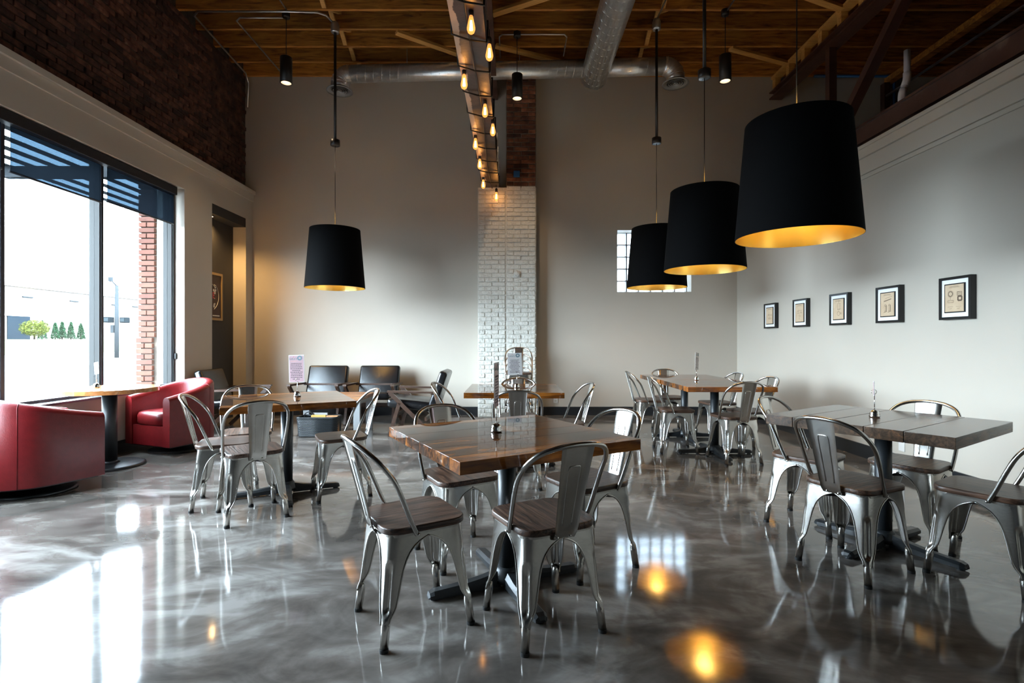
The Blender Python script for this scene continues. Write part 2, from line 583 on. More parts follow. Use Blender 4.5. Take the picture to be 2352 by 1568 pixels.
def thing(name, label, cat, loc=(0, 0, 0), rz=0.0, group=None):
    o = put(name, None, None, loc, rz)
    o.empty_display_size = 0.1
    return tag(o, label, cat, group)


def struct(o, label, cat='structure'):
    return tag(o, label, cat, None, 'structure')


def dup(root, loc, rz, label=None, group=None):
    r = root.copy()
    COL.objects.link(r)
    r.location = loc
    r.rotation_euler = (0, 0, rz)
    if label:
        r['label'] = label
    if group:
        r['group'] = group
    for ch in list(root.children):
        c = ch.copy()
        COL.objects.link(c)
        c.parent = r
        for g in list(ch.children):
            d = g.copy()
            COL.objects.link(d)
            d.parent = c
    return r


def text_mesh(txt, size, align='CENTER'):
    cu = bpy.data.curves.new('lettering', 'FONT')
    cu.body = txt
    cu.size = size
    cu.align_x = align
    cu.extrude = 0.0002
    cu.resolution_u = 2
    t = bpy.data.objects.new('lettering_source', cu)
    COL.objects.link(t)
    bpy.context.view_layer.update()
    dg = bpy.context.evaluated_depsgraph_get()
    me = bpy.data.meshes.new_from_object(t.evaluated_get(dg))
    bpy.data.objects.remove(t)
    bpy.data.curves.remove(cu)
    return me


def point_light(name, parent, loc, power, col, radius=0.03):
    l = bpy.data.lights.new(name, 'POINT')
    l.energy = power
    l.color = col
    l.shadow_soft_size = radius
    o = bpy.data.objects.new(name, l)
    COL.objects.link(o)
    o.parent = parent
    o.location = loc
    return o


def spot_light(name, parent, loc, rot, power, col, angle, blend=0.4, radius=0.03):
    l = bpy.data.lights.new(name, 'SPOT')
    l.energy = power
    l.color = col
    l.shadow_soft_size = radius
    l.spot_size = angle
    l.spot_blend = blend
    o = bpy.data.objects.new(name, l)
    COL.objects.link(o)
    o.parent = parent
    o.location = loc
    o.rotation_euler = rot
    return o


WARM = (1.0, 0.56, 0.24)

# ================================================================== SETTING
# floor
fl = MB().span((-4.6, YF, -0.1), (XFAR, YB + 0.3, 0.0)).build('floor', 'floor')
struct(fl, 'polished grey and brown marbled concrete floor', 'floor')

# left wall, plastered lower part with window opening and blind recess
w = MB()
XO = -4.62
WY0, WY1, WZ0, WZ1 = 2.0, 6.65, 0.62, 3.19
NY0, NY1, NZ1 = 7.26, 8.18, 3.17
w.span((XO, YF, 0), (XL, WY1, WZ0))
w.span((XO, YF, WZ1), (XL, WY1, 3.62))
w.span((XO, YF, WZ0), (XL, WY0, WZ1))
w.span((XO, WY1, 0), (XL, NY0, 3.62))
w.span((XO, NY0, NZ1), (XL, NY1, 3.62))
w.span((XO, NY1, 0), (XL, YB, 3.62))
wl = w.build('wall_left', 'paint')
struct(wl, 'beige plaster left wall below the brick with a large window', 'wall')
nb = MB().span((-4.66, NY0, 0), (-4.47, NY1, NZ1)).build('niche_back', 'charcoal', wl)
nb['label'] = 'charcoal painted back of the wall recess'
lint = MB().span((-4.47, NY0 + 0.002, 3.03), (XL - 0.005, NY1 - 0.002, NZ1)).build('lintel', 'charcoal', wl)
lint['label'] = 'dark lintel across the top of the recess'
# upper brick wall: backing + bricks
back = MB().span((-4.75, YF, 3.62), (-4.385, YB, ZC + 0.3)).build('wall_left_upper', 'mortar')
struct(back, 'old dark brick upper part of the left wall', 'wall')
bw, bh, pw, ph = 0.198, 0.056, 0.21, 0.069
brick_me = [MB().bbox((0, 0, 0), (0.03, bw, bh), 0.004, 1).mesh('brick', 'brick') for _ in range(1)]
cells = []
row = 0
z = 3.70
while z + bh / 2 < ZC + 0.02:
    y = 8.36 - bw / 2 - (0.105 if row % 2 else 0)
    while y > 1.6:
        cells.append((y, z))
        y -= pw
    z += ph
    row += 1
vis = [c for c in cells if c[0] > 4.28 and 782 - 1176 * (c[1] - 1.22) / c[0] > -12]
vis.sort(key=lambda c: c[0])
solo = set(vis[:298])
rest = MB()
for (y, z) in cells:
    dx = random.uniform(-0.012, 0.010)
    tilt = random.uniform(-0.035, 0.035)
    if (y, z) in solo:
        put('brick', brick_me[0], back, (-4.378 + dx, y, z), rot=(tilt, 0, random.uniform(-0.04, 0.04)))
    else:
        rest.box((-4.378 + dx, y, z), (0.03, bw, bh), Matrix.Rotation(tilt, 4, 'X'))
rb = rest.build('brick_field', speckle('far_brick', [(0.30, (0.015, 0.010, 0.009)), (0.5, (0.055, 0.024, 0.017)), (0.7, (0.12, 0.055, 0.035))], scale=5.3, rough=0.9, bump=0.5), back)
rb['kind'] = 'stuff'

# back wall, with the glass-block opening
GX0, GX1, GZ0, GZ1 = 1.712, 2.924, 2.02, 3.03
w = MB()
w.span((-4.75, YB, 0), (GX0, YB + 0.34, ZC + 0.3))
w.span((GX1, YB, 0), (XFAR, YB + 0.34, ZC + 0.3))
w.span((GX0, YB, 0), (GX1, YB + 0.34, GZ0))
w.span((GX0, YB, GZ1), (GX1, YB + 0.34, ZC + 0.3))
wb = struct(w.build('wall_back', 'paint'), 'tall beige back wall behind the brick pillar', 'wall')

# front wall behind the camera, far wall of the next bay
struct(MB().span((-4.75, YF - 0.2, 0), (XFAR, YF, ZC + 0.3)).build('wall_front', 'charcoal'), 'charcoal wall behind the camera', 'wall')
struct(MB().span((XFAR, YF - 0.2, 0), (XFAR + 0.2, YB + 0.34, ZC + 0.3)).build('wall_far', 'paint'), 'far wall of the neighbouring bay', 'wall')
# right partition
wr = struct(MB().span((XR, YF, 0), (XR + 0.16, YB, 3.2)).build('wall_right', 'paint'), 'pale partition wall on the right hung with five framed prints', 'wall')

# cornices and baseboards
tr = MB()
for (z0, z1, t) in [(3.20, 3.235, 0.085), (3.11, 3.20, 0.07), (2.944, 3.11, 0.045), (2.905, 2.944, 0.02)]:
    pass
t1 = put('trim_1', None)
struct(t1, 'stepped cornice boards along the top of the right wall', 'trim')
for (z0, z1, t) in [(3.201, 3.235, 0.075), (3.112, 3.199, 0.06), (2.946, 3.110, 0.035), (2.905, 2.944, 0.016)]:
    MB().span((XR - t, YF, z0), (XR, YB, z1)).build('cornice_board', 'trim', t1)
MB().span((XR, YF, 3.2), (XR + 0.18, YB, 3.235)).build('wall_cap', 'trim', t1)
t2 = put('trim_2', None)
struct(t2, 'stepped cornice ledge between plaster and brick on the left wall', 'trim')
for (z0, z1, t) in [(3.60, 3.66, 0.05), (3.49, 3.598, 0.022)]:
    MB().span((XL, YF, z0), (XL + t, YB, z1)).build('cornice_board', 'trim', t2)
MB().span((-4.40, YF, 3.622), (XL, YB, 3.66)).build('ledge_board', 'trim', t2)
struct(MB().span((XL, YB - 0.016, 0), (-0.56, YB, 0.138)).span((0.37, YB - 0.016, 0), (XR, YB, 0.138)).build('baseboard_back', 'black_base'), 'black baseboard along the back wall', 'baseboard')
struct(MB().span((XR - 0.016, YF, 0), (XR, YB - 0.016, 0.138)).build('baseboard_right', 'black_base'), 'black baseboard along the right wall', 'baseboard')
struct(MB().span((XL, YF, 0), (XL + 0.016, NY0, 0.138)).span((XL, NY1, 0), (XL + 0.016, YB - 0.016, 0.138)).build('baseboard_left', 'black_base'), 'black baseboard along the left wall', 'baseboard')

# ceiling: deck planks and joists
ce = put('ceiling', None)
struct(ce, 'open timber ceiling of plank deck and exposed joists', 'ceiling')
pl_me = MB().span((-0.069, YF, ZC + 0.24), (0.069, YB, ZC + 0.27)).mesh('deck_plank', 'deck')
x = -4.6
while x < XFAR:
    put('deck_plank', pl_me, ce, (x, 0, random.uniform(0, 0.004)))
    x += 0.142
MB().span((-4.75, YF - 0.2, ZC + 0.30), (XFAR + 0.2, YB + 0.34, ZC + 0.42)).build('light_stop_slab', 'deck', ce)  # unseen slab added to stop sky light leaking through the plank gaps
jo_me = MB().span((-4.385, -0.021, 0), (XFAR, 0.021, 0.24)).mesh('joist', 'joist')
JY = []
y = 8.35
while y > YF:
    JY.append(y)
    put('joist', jo_me, ce, (0, y, ZC))
    y -= 0.418
# cross bridging between joists
for bx in (-2.42, 1.98):
    for i in range(len(JY) - 1):
        if JY[i] < 3.0:
            break
        ya, yb = JY[i] - 0.02, JY[i + 1] + 0.02
        MB().beam((bx - 0.03, ya, ZC + 0.02), (bx - 0.03, yb, ZC + 0.22), 0.04, 0.055, (1, 0, 0)).build('bridging', 'lumber', ce)
        MB().beam((bx + 0.03, ya, ZC + 0.22), (bx + 0.03, yb, ZC + 0.02), 0.04, 0.055, (1, 0, 0)).build('bridging', 'lumber', ce)
# flat diagonal braces under the joists
for (a, b) in [((-1.62, 7.12), (-0.45, 7.92)), ((3.2, 7.52), (4.25, 7.93)), ((-0.27, 6.73), (0.55, 6.33)), ((3.62, 6.36), (4.25, 6.62)), ((-0.25, 5.9), (0.7, 5.55)), ((0.9, 7.95), (-0.25, 7.45))]:
    bo = MB().beam((0, 0, 0), (Vector((b[0] - a[0], b[1] - a[1], 0)).length, 0, 0), 0.09, 0.04).build('brace', 'lumber', ce, (a[0], a[1], ZC - 0.022), math.atan2(b[1] - a[1], b[0] - a[0]))

# ================================================================== WINDOW (left)
win = put('window_1', None)
struct(win, 'tall storefront window filling the left wall, street outside', 'window')
mull = [WY1 - 0.03, 5.47, 4.40, 3.2, WY0 + 0.03]
for i, y in enumerate(mull):
    b = MB().span((X_GLASS - 0.055, y - 0.028, WZ0 + 0.05), (X_GLASS + 0.055, y + 0.028, WZ1)).build('mullion', 'winalu', win)
    MB().span((X_GLASS + 0.055, y - 0.014, WZ0 + 0.05), (X_GLASS + 0.062, y + 0.014, WZ1)).build('mullion_cover', 'alu_dark', b)
for i in range(len(mull) - 1):
    MB().span((X_GLASS - 0.004, mull[i + 1] + 0.028, WZ0 + 0.05), (X_GLASS + 0.004, mull[i] - 0.028, WZ1 - 0.05)).build('pane', 'glass', win)
MB().span((X_GLASS - 0.055, WY0, WZ0), (X_GLASS + 0.055, WY1, WZ0 + 0.05)).build('bottom_rail', 'alu_dark', win)
MB().span((X_GLASS - 0.055, WY0, WZ1 - 0.05), (X_GLASS + 0.055, WY1, WZ1)).build('top_rail', 'winalu', win)
MB().span((X_GLASS + 0.055, WY0, WZ0), (XL + 0.012, WY1, WZ0 + 0.022)).build('window_sill', 'sill', win)

# roller blinds
fa = MB().bbox((-4.335, 4.30, 3.13), (0.09, 4.5, 0.10), 0.004, 1).build('blind_fascia', 'fascia')
tag(fa, 'long black roller blind fascia across the window head', 'blind')


def blind(y0, y1, zb, label):
    t = thing('roller_blind', label, 'blind', (-4.36, (y0 + y1) / 2, zb), 0, 'mesh roller blinds in the window')
    L = y1 - y0
    MB().add([(0, -L / 2, 0.01), (0, L / 2, 0.01), (0, L / 2, 3.10 - zb), (0, -L / 2, 3.10 - zb)], [(0, 1, 2, 3)]).build('mesh_fabric', 'mesh', t)
    MB().tube([(0, -L / 2 - 0.005, 0.005), (0, L / 2 + 0.005, 0.005)], 0.011, 8).build('bottom_bar', 'fascia', t)
    return t


blind(5.50, 6.58, 2.71, 'half lowered dark mesh roller blind on the window pane nearest the recess')
blind(4.44, 5.42, 2.68, 'half lowered dark mesh roller blind on the pane left of the mullion')
blind(3.24, 4.36, 2.68, 'half lowered dark mesh roller blind at the left edge of the photo')
lt = MB().bbox((0, 0, 0), (0.02, 0.03, 0.075), 0.004, 2).build('blind_switch', 'blackmetal', None, (-4.37, 6.636, 1.02))
tag(lt, 'small black blind control on the white window reveal', 'switch')

# glass block window
gw = put('window_2', None)
struct(gw, 'small glass block window high in the back wall behind the pendants', 'window')
gb_me = MB().bbox((0, 0, 0), (0.189, 0.09, 0.189), 0.010, 2).mesh('glass_block', 'block')
for i in range(6):
    for j in range(5):
        put('glass_block', gb_me, gw, (GX0 + 0.202 * (i + 0.5), YB + 0.27, GZ0 + 0.202 * (j + 0.5)))
g = MB()
for i in range(7):
    g.span((GX0 + 0.202 * i - 0.0065, YB + 0.215, GZ0), (GX0 + 0.202 * i + 0.0065, YB + 0.325, GZ1))
for j in range(6):
    g.span((GX0, YB + 0.215, GZ0 + 0.202 * j - 0.0065), (GX1, YB + 0.325, GZ0 + 0.202 * j + 0.0065))
g.build('mortar_grid', 'joint', gw)

# ================================================================== BRICK PILLARS
PY = 8.15


def pillar(x0, x1, ztop, painted_to, label):
    t = thing('brick_pillar', label, 'pillar', ((x0 + x1) / 2, (PY + YB) / 2, 0))
    W_ = x1 - x0
    D_ = YB - PY
    MB().span((-W_ / 2, -D_ / 2 + 0.016, 0), (W_ / 2, D_ / 2, painted_to)).build('core', 'brick_paint', t)
    if ztop > painted_to:
        MB().span((-W_ / 2, -D_ / 2 + 0.014, painted_to), (W_ / 2, D_ / 2, ztop)).build('upper_core', 'mortar_light', t)
    full = (W_ - 0.012) / 2
    half = full / 2
    h = 0.062
    mes = {}
    for k, wd in (('f', full), ('h', half)):
        for pm in ('brick_paint', 'brick_pillar'):
            mes[k, pm] = MB().bbox((0, 0, 0), (wd - 0.010, D_ - 0.01, h - (0.0 if pm == 'brick_paint' else 0.004)), 0.007, 2).mesh('brick', pm)
    z = 0.034
    r = 0
    while z < ztop - 0.02:
        pm = 'brick_paint' if z < painted_to else 'brick_pillar'
        xs = -W_ / 2 + 0.006
        seq = ['f', 'f'] if r % 2 == 0 else ['h', 'f', 'h']
        for k in seq:
            wd = full if k == 'f' else half
            put('brick', mes[k, pm], t, (xs + wd / 2, random.uniform(-0.008, 0.005) - 0.002, z + random.uniform(-0.003, 0.003)), rot=(random.uniform(-0.02, 0.02), random.uniform(-0.012, 0.012), random.uniform(-0.012, 0.012)))
            xs += wd
        z += 0.0695
        r += 1
    return t


pillar(-0.56, -0.1105, 3.66, 3.66, 'white painted brick pillar under the end of the brown beam')
p2 = pillar(-0.1095, 0.37, ZC, 3.66, 'brick pillar painted white below, bare red brick up to the ceiling')
MB().tube([(-0.06, 0.125, 2.28), (-0.06, -0.128, 2.28)], 0.058, 20).build('round_cap', 'brick_paint', p2)
bx = MB().bbox((0, 0, 0), (0.10, 0.05, 0.10), 0.01, 2).build('junction_box', 'bluepipe', None, (0.06, PY - 0.03, 3.86))
tag(bx, 'small blue electrical box on the bare brick pillar', 'electrical box')

# ================================================================== TRUSSES
PP = [6.92, 5.36, 3.80, 2.24, 0.68, -0.88, -2.44]


def truss(cx, zb, wbot, label, matbot, y_end):
    t = thing('steel_truss', label, 'truss', (cx, 0, zb))
    h = 0.22
    b = MB()
    b.span((-wbot / 2, YF, 0), (wbot / 2, y_end, 0.026))
    b.span((-wbot / 2 + 0.02, YF, 0.026), (wbot / 2 - 0.02, y_end, h - 0.026))
    b.span((-wbot / 2, YF, h - 0.026), (wbot / 2, y_end, h))
    b.build('bottom_chord', matbot, t)
    zt = 5.16 - zb
    MB().span((-0.10, YF, zt), (0.10, YB, zt + 0.02)).span((-0.03, YF, zt + 0.02), (0.03, YB, zt + 0.10)).span((-0.10, YF, zt + 0.10), (0.10, YB, zt + 0.12)).build('top_chord', 'steel_paint', t)
    for i, y in enumerate(PP):
        if i % 2 == 0:
            MB().span((-0.05, y - 0.045, h), (0.05, y + 0.045, zt)).build('vertical', 'steel_paint', t)
        if i + 1 < len(PP):
            za, zb_ = (h, zt + 0.02) if i % 2 == 0 else (zt + 0.02, h)
            MB().beam((0, y - 0.03, za), (0, PP[i + 1] + 0.03, zb_), 0.10, 0.12, (1, 0, 0)).build('diagonal', 'steel_paint', t)
    # timber ladder between truss and joists
    pl = MB().span((-0.07, YF, ZC - zb - 0.04), (0.07, YB, ZC - zb)).build('timber_plate', 'lumber', t)
    cr = MB().span((-0.045, -0.045, zt + 0.12), (0.045, 0.045, ZC - zb - 0.04)).mesh('cripple_stud', 'lumber')
    for y in JY:
        if y > 2.5:
            put('cripple_stud', cr, pl, (0, y, 0))
    return t


truss(-0.347, 3.66, 0.255, 'brown steel truss overhead wrapped with string lights, resting on the pillar', 'worn_beam', 8.17)
truss(4.30, 3.60, 0.22, 'dark brown steel truss above the right partition wall', 'steel_paint', YB)

# ================================================================== STRING LIGHTS
sl = thing('string_lights', 'black string of amber filament bulbs wrapped around the brown beam', 'string lights', (-0.347, 0, 3.66))
pts = []
hw, hh = 0.138, 0.235
rect = [(-hw, -0.012), (hw, -0.012), (hw, hh), (-hw, hh)]
y = 2.2
k = 0
while y < 7.95:
    c = rect[k % 4]
    d = rect[(k + 1) % 4]
    for s in (0.0, 0.5):
        sag = -0.015 if (k % 4 == 0 and s == 0.5) else 0
        pts.append((c[0] + (d[0] - c[0]) * s, y, c[1] + (d[1] - c[1]) * s + sag))
        y += 0.058
    k += 1
MB().tube(pts, 0.0085, 6).build('cable', 'rubber', sl)
MB().tube([(0.01 + 0.012 * math.sin(i), 1.5 + i * 0.5, -0.02) for i in range(14)] + [(0.02, 8.1, -0.03)], 0.008, 6).build('lead_wire', 'rubber', sl)
sock_me = MB().lathe([(0.004, 0.065), (0.012, 0.06), (0.019, 0.045), (0.021, 0.0), (0.016, -0.002)], 12).tube([(0, 0, 0.06), (0, 0, 0.12)], 0.004, 6).mesh('socket', 'blackmetal')
glass_me = MB().lathe([(0.013, 0.0), (0.016, -0.012), (0.024, -0.05), (0.031, -0.085), (0.031, -0.102), (0.024, -0.122), (0.012, -0.132), (0.0005, -0.134)], 16).mesh('bulb_glass', 'bulbglass')
fm = MB()
for i in range(8):
    a = 2 * PI * i / 8
    fm.tube([(0.006 * math.cos(a), 0.006 * math.sin(a), -0.035), (0.012 * math.cos(a), 0.012 * math.sin(a), -0.105)], 0.0016, 5)
fil_me = fm.mesh('filament', 'filament')
bulbs = [(1082, 60), (1124, 123), (1066, 190), (1114, 256), (1132, 300), (1092, 332), (1102, 378), (1110, 424), (1140, 452)]
for (u, v) in bulbs:
    yb = min(1176 * 2.33 / (782 - v), 8.02)
    xb = (u - 1178) * yb / 1176
    zb = 1.22 + (782 - v) * yb / 1176
    s = put('socket', sock_me, sl, (xb + 0.347, yb, zb + 0.075 - 3.66))
    put('bulb', glass_me, s)
    put('filament', fil_me, s)
    point_light('bulb_light', s, (0, 0, -0.07), 0.5, (1.0, 0.42, 0.13), 0.03)

# ================================================================== DUCT
DZ = 5.12
du = thing('spiral_duct', 'shiny galvanised spiral air duct with crosswise branch and two round outlets', 'duct', (1.2, 7.62, DZ + 0.12))


def spiral(name, a, b, r, parent, pitch=0.125):
    a, b = Vector(a), Vector(b)
    L = (b - a).length
    m = MB()
    m.tube([a, b], r, 36)
    p = m.build(name, 'galv', parent)
    d = (b - a).normalized()
    up = Vector((0, 0, 1))
    s = d.cross(up).normalized()
    u2 = s.cross(d)
    hp = []
    n = int(L / pitch * 18)
    for i in range(n + 1):
        t = i / n * L
        an = 2 * PI * t / pitch
        hp.append(a + d * t + (s * math.cos(an) + u2 * math.sin(an)) * (r + 0.0))
    MB().tube(hp, 0.0024, 4).build('seam', 'galv', p)
    return p


DO = Vector((1.2, 7.62, DZ + 0.12))


def dl(x, y, z):
    return Vector((x, y, z)) - DO


spiral('trunk_pipe', dl(1.235, 7.82, 5.24), dl(1.235, -3.5, 5.24), 0.20, du, 0.16)
MB().lathe([(0.0005, 0), (0.19, 0), (0.204, 0.01), (0.204, 0.05)], 32, mx=Matrix.Translation(dl(1.235, 7.84, 5.24)) @ Matrix.Rotation(R(90), 4, 'X')).build('end_cap', 'galv', du)
spiral('branch_pipe', dl(1.235, 7.62, 5.27), dl(-2.47, 7.78, 5.27), 0.125, du)
spiral('branch_pipe', dl(1.235, 7.62, 5.27), dl(2.24, 7.56, 5.27), 0.125, du)


def outlet_end(x0, x1, y):
    d = 1 if x1 > x0 else -1
    rr = 0.17
    pts = []
    for i in range(6):
        a = i / 5 * PI / 2
        pts.append(dl(x0 + d * rr * math.sin(a), y, 5.27 - rr * (1 - math.cos(a))))
    pts.append(dl(x0 + d * rr, y, 5.27 - rr - 0.05))
    e = MB().tube(pts, 0.13, 28, True)
    eo = e.build('elbow', 'galv', du)
    for q in pts[1:-1]:
        pass
    rings = MB()
    for i in range(1, 6):
        a = (i - 0.5) / 5 * PI / 2
        c = dl(x0 + d * rr * math.sin(a), y, 5.27 - rr * (1 - math.cos(a)))
        t = Vector((d * math.cos(a), 0, -math.sin(a)))
        n1 = Vector((0, 1, 0))
        n2 = t.cross(n1)
        rings.tube([c + (n1 * math.cos(b) + n2 * math.sin(b)) * 0.131 for b in [2 * PI * k / 28 for k in range(28)]], 0.004, 5, closed=True)
    rings.build('elbow_seams', 'galv', eo)
    c = dl(x0 + d * rr, y, 5.27 - rr - 0.05)
    df = MB()
    df.lathe([(0.125, 0.0), (0.135, -0.02), (0.19, -0.035), (0.195, -0.045), (0.16, -0.04), (0.125, -0.02)], 36, c)
    for k in range(4):
        r1 = 0.135 - k * 0.032
        df.lathe([(r1, -0.042), (r1 - 0.018, -0.022), (r1 - 0.021, -0.022), (r1 - 0.004, -0.044), (r1, -0.042)], 32, c)
    df.lathe([(0.0005, -0.035), (0.02, -0.035), (0.02, -0.02)], 16, c)
    df.build('round_diffuser', M['alu'], du)
    MB().disc(0.122, -0.012, 24, c, False).build('diffuser_throat', 'blackmetal', du)


outlet_end(-2.46, -3, 7.78)
outlet_end(2.23, 3, 7.56)
for (x, y) in [(0.1, 7.67), (-1.6, 7.74)]:
    MB().tube([dl(x, y, 5.39), dl(x, y, ZC + 0.1)], 0.004, 6).build('hanger_rod', 'conduit', du)
for y in (6.0, 3.0, 0.0):
    MB().tube([dl(1.235, y, 5.43), dl(1.235, y, ZC + 0.1)], 0.005, 6).build('hanger_rod', 'conduit', du)

# ================================================================== CONDUITS AND PIPES
def pipe(name, pts, r, m, label, cat):
    q = MB().tube(pts, r, 10).build(name, m)
    return tag(q, label, cat)


ZJ = ZC - 0.03
pipe('conduit', [(-4.30, 8.30, 5.0), (-4.30, 8.33, 5.40), (-4.28, 8.2, ZJ), (-4.20, 6.75, ZJ), (-4.10, 6.66, ZJ), (-2.98, 6.66, ZJ), (-2.55, 6.68, ZJ), (-2.46, 6.74, ZJ), (-2.42, 6.9, ZJ)], 0.013, 'conduit', 'thin metal conduit running under the joists from the left corner to the pendant', 'conduit')
pipe('conduit', [(-3.70, 8.35, ZJ), (-3.70, 6.86, ZJ), (-3.62, 6.79, ZJ), (-2.98, 6.79, ZJ)], 0.011, 'conduit', 'second thin conduit beside the left spotlight under the joists', 'conduit')
pipe('conduit', [(-2.95, 6.70, ZJ + 0.03), (-2.95, 5.0, ZJ + 0.03)], 0.010, 'conduit', 'short conduit leading toward the viewer from the left spotlight box', 'conduit')
pipe('conduit', [(-0.19, 7.75, ZJ), (-0.19, 7.22, ZJ), (-0.15, 7.16, ZJ), (0.72, 7.16, ZJ), (0.76, 7.22, ZJ), (0.76, 7.7, ZJ)], 0.011, 'conduit', 'u-shaped conduit at the centre spotlight above the brick pillar', 'conduit')
pipe('conduit', [(1.92, 6.9, ZJ), (1.93, 5.2, ZJ), (1.93, 3.0, ZJ)], 0.011, 'conduit', 'conduit running along above the three right pendants', 'conduit')
pipe('conduit', [(2.78, 6.72, ZJ), (2.78, 4.6, ZJ)], 0.011, 'conduit', 'conduit leading to the right spotlight box', 'conduit')
pipe('conduit', [(6.05, 8.3, 5.18), (6.05, 2.5, 5.18)], 0.018, 'conduit', 'long grey conduit in the dark bay beyond the right wall', 'conduit')
pipe('water_pipe', [(4.9, 8.33, 5.52), (6.18, 8.33, 5.52), (6.2, 8.33, 5.49), (6.2, 8.33, 3.0)], 0.022, 'bluepipe', 'bright blue water pipe on the back wall beyond the right truss', 'pipe')
pv = thing('drain_pipe', 'white plastic drain pipe with elbow behind the right truss', 'pipe', (4.62, 6.0, 0))
MB().tube([(0, 0, 4.62), (0, 0, 4.32), (-0.005, 0, 4.27), (-0.055, 0, 4.13), (-0.06, 0, 4.08), (-0.06, 0, 0.0)], 0.034, 16).build('pipe', 'pvc', pv)
MB().tube([(0, 0, 4.36), (0, 0, 4.31), (-0.008, 0, 4.26), (-0.03, 0, 4.20)], 0.041, 16).tube([(-0.04, 0, 4.17), (-0.055, 0, 4.12), (-0.06, 0, 4.07), (-0.06, 0, 4.0)], 0.041, 16).build('elbow', 'pvc', pv)
hd = MB().span((6.06, YF, 5.40), (6.18, 8.36, 5.49)).build('timber_header', 'joist')
tag(hd, 'dark timber header running lengthwise in the bay beyond the right wall', 'beam')
ps = MB().span((6.02, 8.29, 0.0), (6.11, 8.388, 5.40)).build('timber_post', 'steel_paint')
tag(ps, 'dark brown post against the back wall beyond the right truss', 'post')


# ================================================================== PENDANT LAMPS
def make_pendant():
    t = thing('pendant_lamp', 'x', 'pendant lamp', (0, 0, 1.925), 0, 'large black drum pendants with gold lining')
    prof_o = [(0.39, 0.0), (0.325, 0.79)]
    sh = MB().lathe([(0.388, 0.0), (0.3905, 0.0), (0.3905, 0.008), (0.326, 0.785), (0.326, 0.79), (0.3235, 0.79)], 64).build('shade', 'shade', t)
    MB().lathe([(0.388, 0.0), (0.3235, 0.79)], 64).build('lining', 'gold', sh)
    sp = MB()
    for a in (0, 1, 2):
        an = a * 2 * PI / 3 + 0.4
        sp.tube([(0.02 * math.cos(an), 0.02 * math.sin(an), 0.70), (0.324 * math.cos(an), 0.324 * math.sin(an), 0.765)], 0.004, 6)
    sp.lathe([(0.022, 0.69), (0.028, 0.69), (0.028, 0.71), (0.022, 0.71), (0.022, 0.69)], 16)
    sp.build('spider_fitter', 'blackmetal', t)
    s = MB().cyl((0, 0, 0.60), 0.022, 0.11, 16).build('socket', 'blackmetal', t)
    MB().lathe([(0.015, 0.60), (0.02, 0.57), (0.034, 0.53), (0.036, 0.50), (0.028, 0.475), (0.001, 0.465)], 18).build('bulb', 'lampbulb', t)
    MB().tube([(0, 0, 0.71), (0, 0, 3.845 - 1.925)], 0.0042, 8).build('cord', 'blackmetal', t)
    MB().lathe([(0.001, 1.915), (0.05, 1.915), (0.062, 1.92), (0.062, 1.995), (0.05, 2.0), (0.001, 2.0)], 24).build('canopy', 'blackmetal', t)
    MB().tube([(0, 0, 2.0), (0, 0, 5.47 - 1.925)], 0.018, 12).build('rod', 'blackmetal', t)
    MB().lathe([(0.001, 3.44), (0.05, 3.44), (0.055, 3.45), (0.055, 3.54), (0.045, 3.575), (0.001, 3.575)], 20).build('ceiling_box', 'conduit', t)
    return t


pend = make_pendant()
PEND = [((1.946, 3.51, 1.925), 'largest black drum pendant with gold lining, nearest on the right'),
        ((1.915, 5.12, 1.925), 'middle of three overlapping black drum pendants on the right'),
        ((1.917, 6.83, 1.925), 'farthest right black drum pendant, in front of the glass block window'),
        ((-2.395, 6.9, 1.925), 'lone black drum pendant hanging on the left before the back wall')]
for i, (lc, lb) in enumerate(PEND):
    if i == 0:
        pend.location = lc
        pend['label'] = lb
        q = pend
    else:
        q = dup(pend, lc, 0, lb)
for q in [o_ for o_ in COL.objects if o_.name.startswith('pendant_lamp')]:
    point_light('pendant_light', q, (0, 0, 0.44), 16.0, (1.0, 0.70, 0.38), 0.05)


# ================================================================== DOWNLIGHT CANS
def make_can():
    t = thing('spotlight', 'x', 'spotlight', (0, 0, 4.60), 0, 'black cylinder spotlights on cords')
    MB().lathe([(0.064, 0.06), (0.064, 0.0), (0.075, 0.0), (0.075, 0.335), (0.07, 0.34), (0.001, 0.34)], 28).build('can', 'blackmetal', t)
    MB().lathe([(0.0645, 0.004), (0.057, 0.02), (0.060, 0.021), (0.050, 0.04), (0.053, 0.041), (0.042, 0.06)], 28).build('baffle', 'baffle', t)
    MB().lathe([(0.0005, 0.040), (0.025, 0.044), (0.042, 0.056)], 24).build('lens', 'downlens', t)
    MB().tube([(0, 0, 0.34), (0, 0, 0.92)], 0.005, 8).build('cord', 'blackmetal', t)
    MB().lathe([(0.001, 0.86), (0.045, 0.86), (0.05, 0.87), (0.05, 0.93), (0.001, 0.935)], 20).build('ceiling_box', 'blackmetal', t)
    return t


can = make_can()
CANS = [((-2.98, 6.73, 4.60), 'black cylinder spotlight left of the long duct'),
        ((0.06, 7.16, 4.60), 'black cylinder spotlight in front of the bare brick pillar'),
        ((2.77, 6.68, 4.60), 'black cylinder spotlight right of the duct outlet')]
for i, (lc, lb) in enumerate(CANS):
    if i == 0:
        can.location = lc
        can['label'] = lb
        q = can
    else:
        q = dup(can, lc, 0, lb)
for q in [o_ for o_ in COL.objects if o_.name.startswith('spotlight')]:
    spot_light('spot_beam', q, (0, 0, 0.03), (0, 0, 0), 60.0, (1.0, 0.72, 0.45), R(95), 0.6, 0.04)

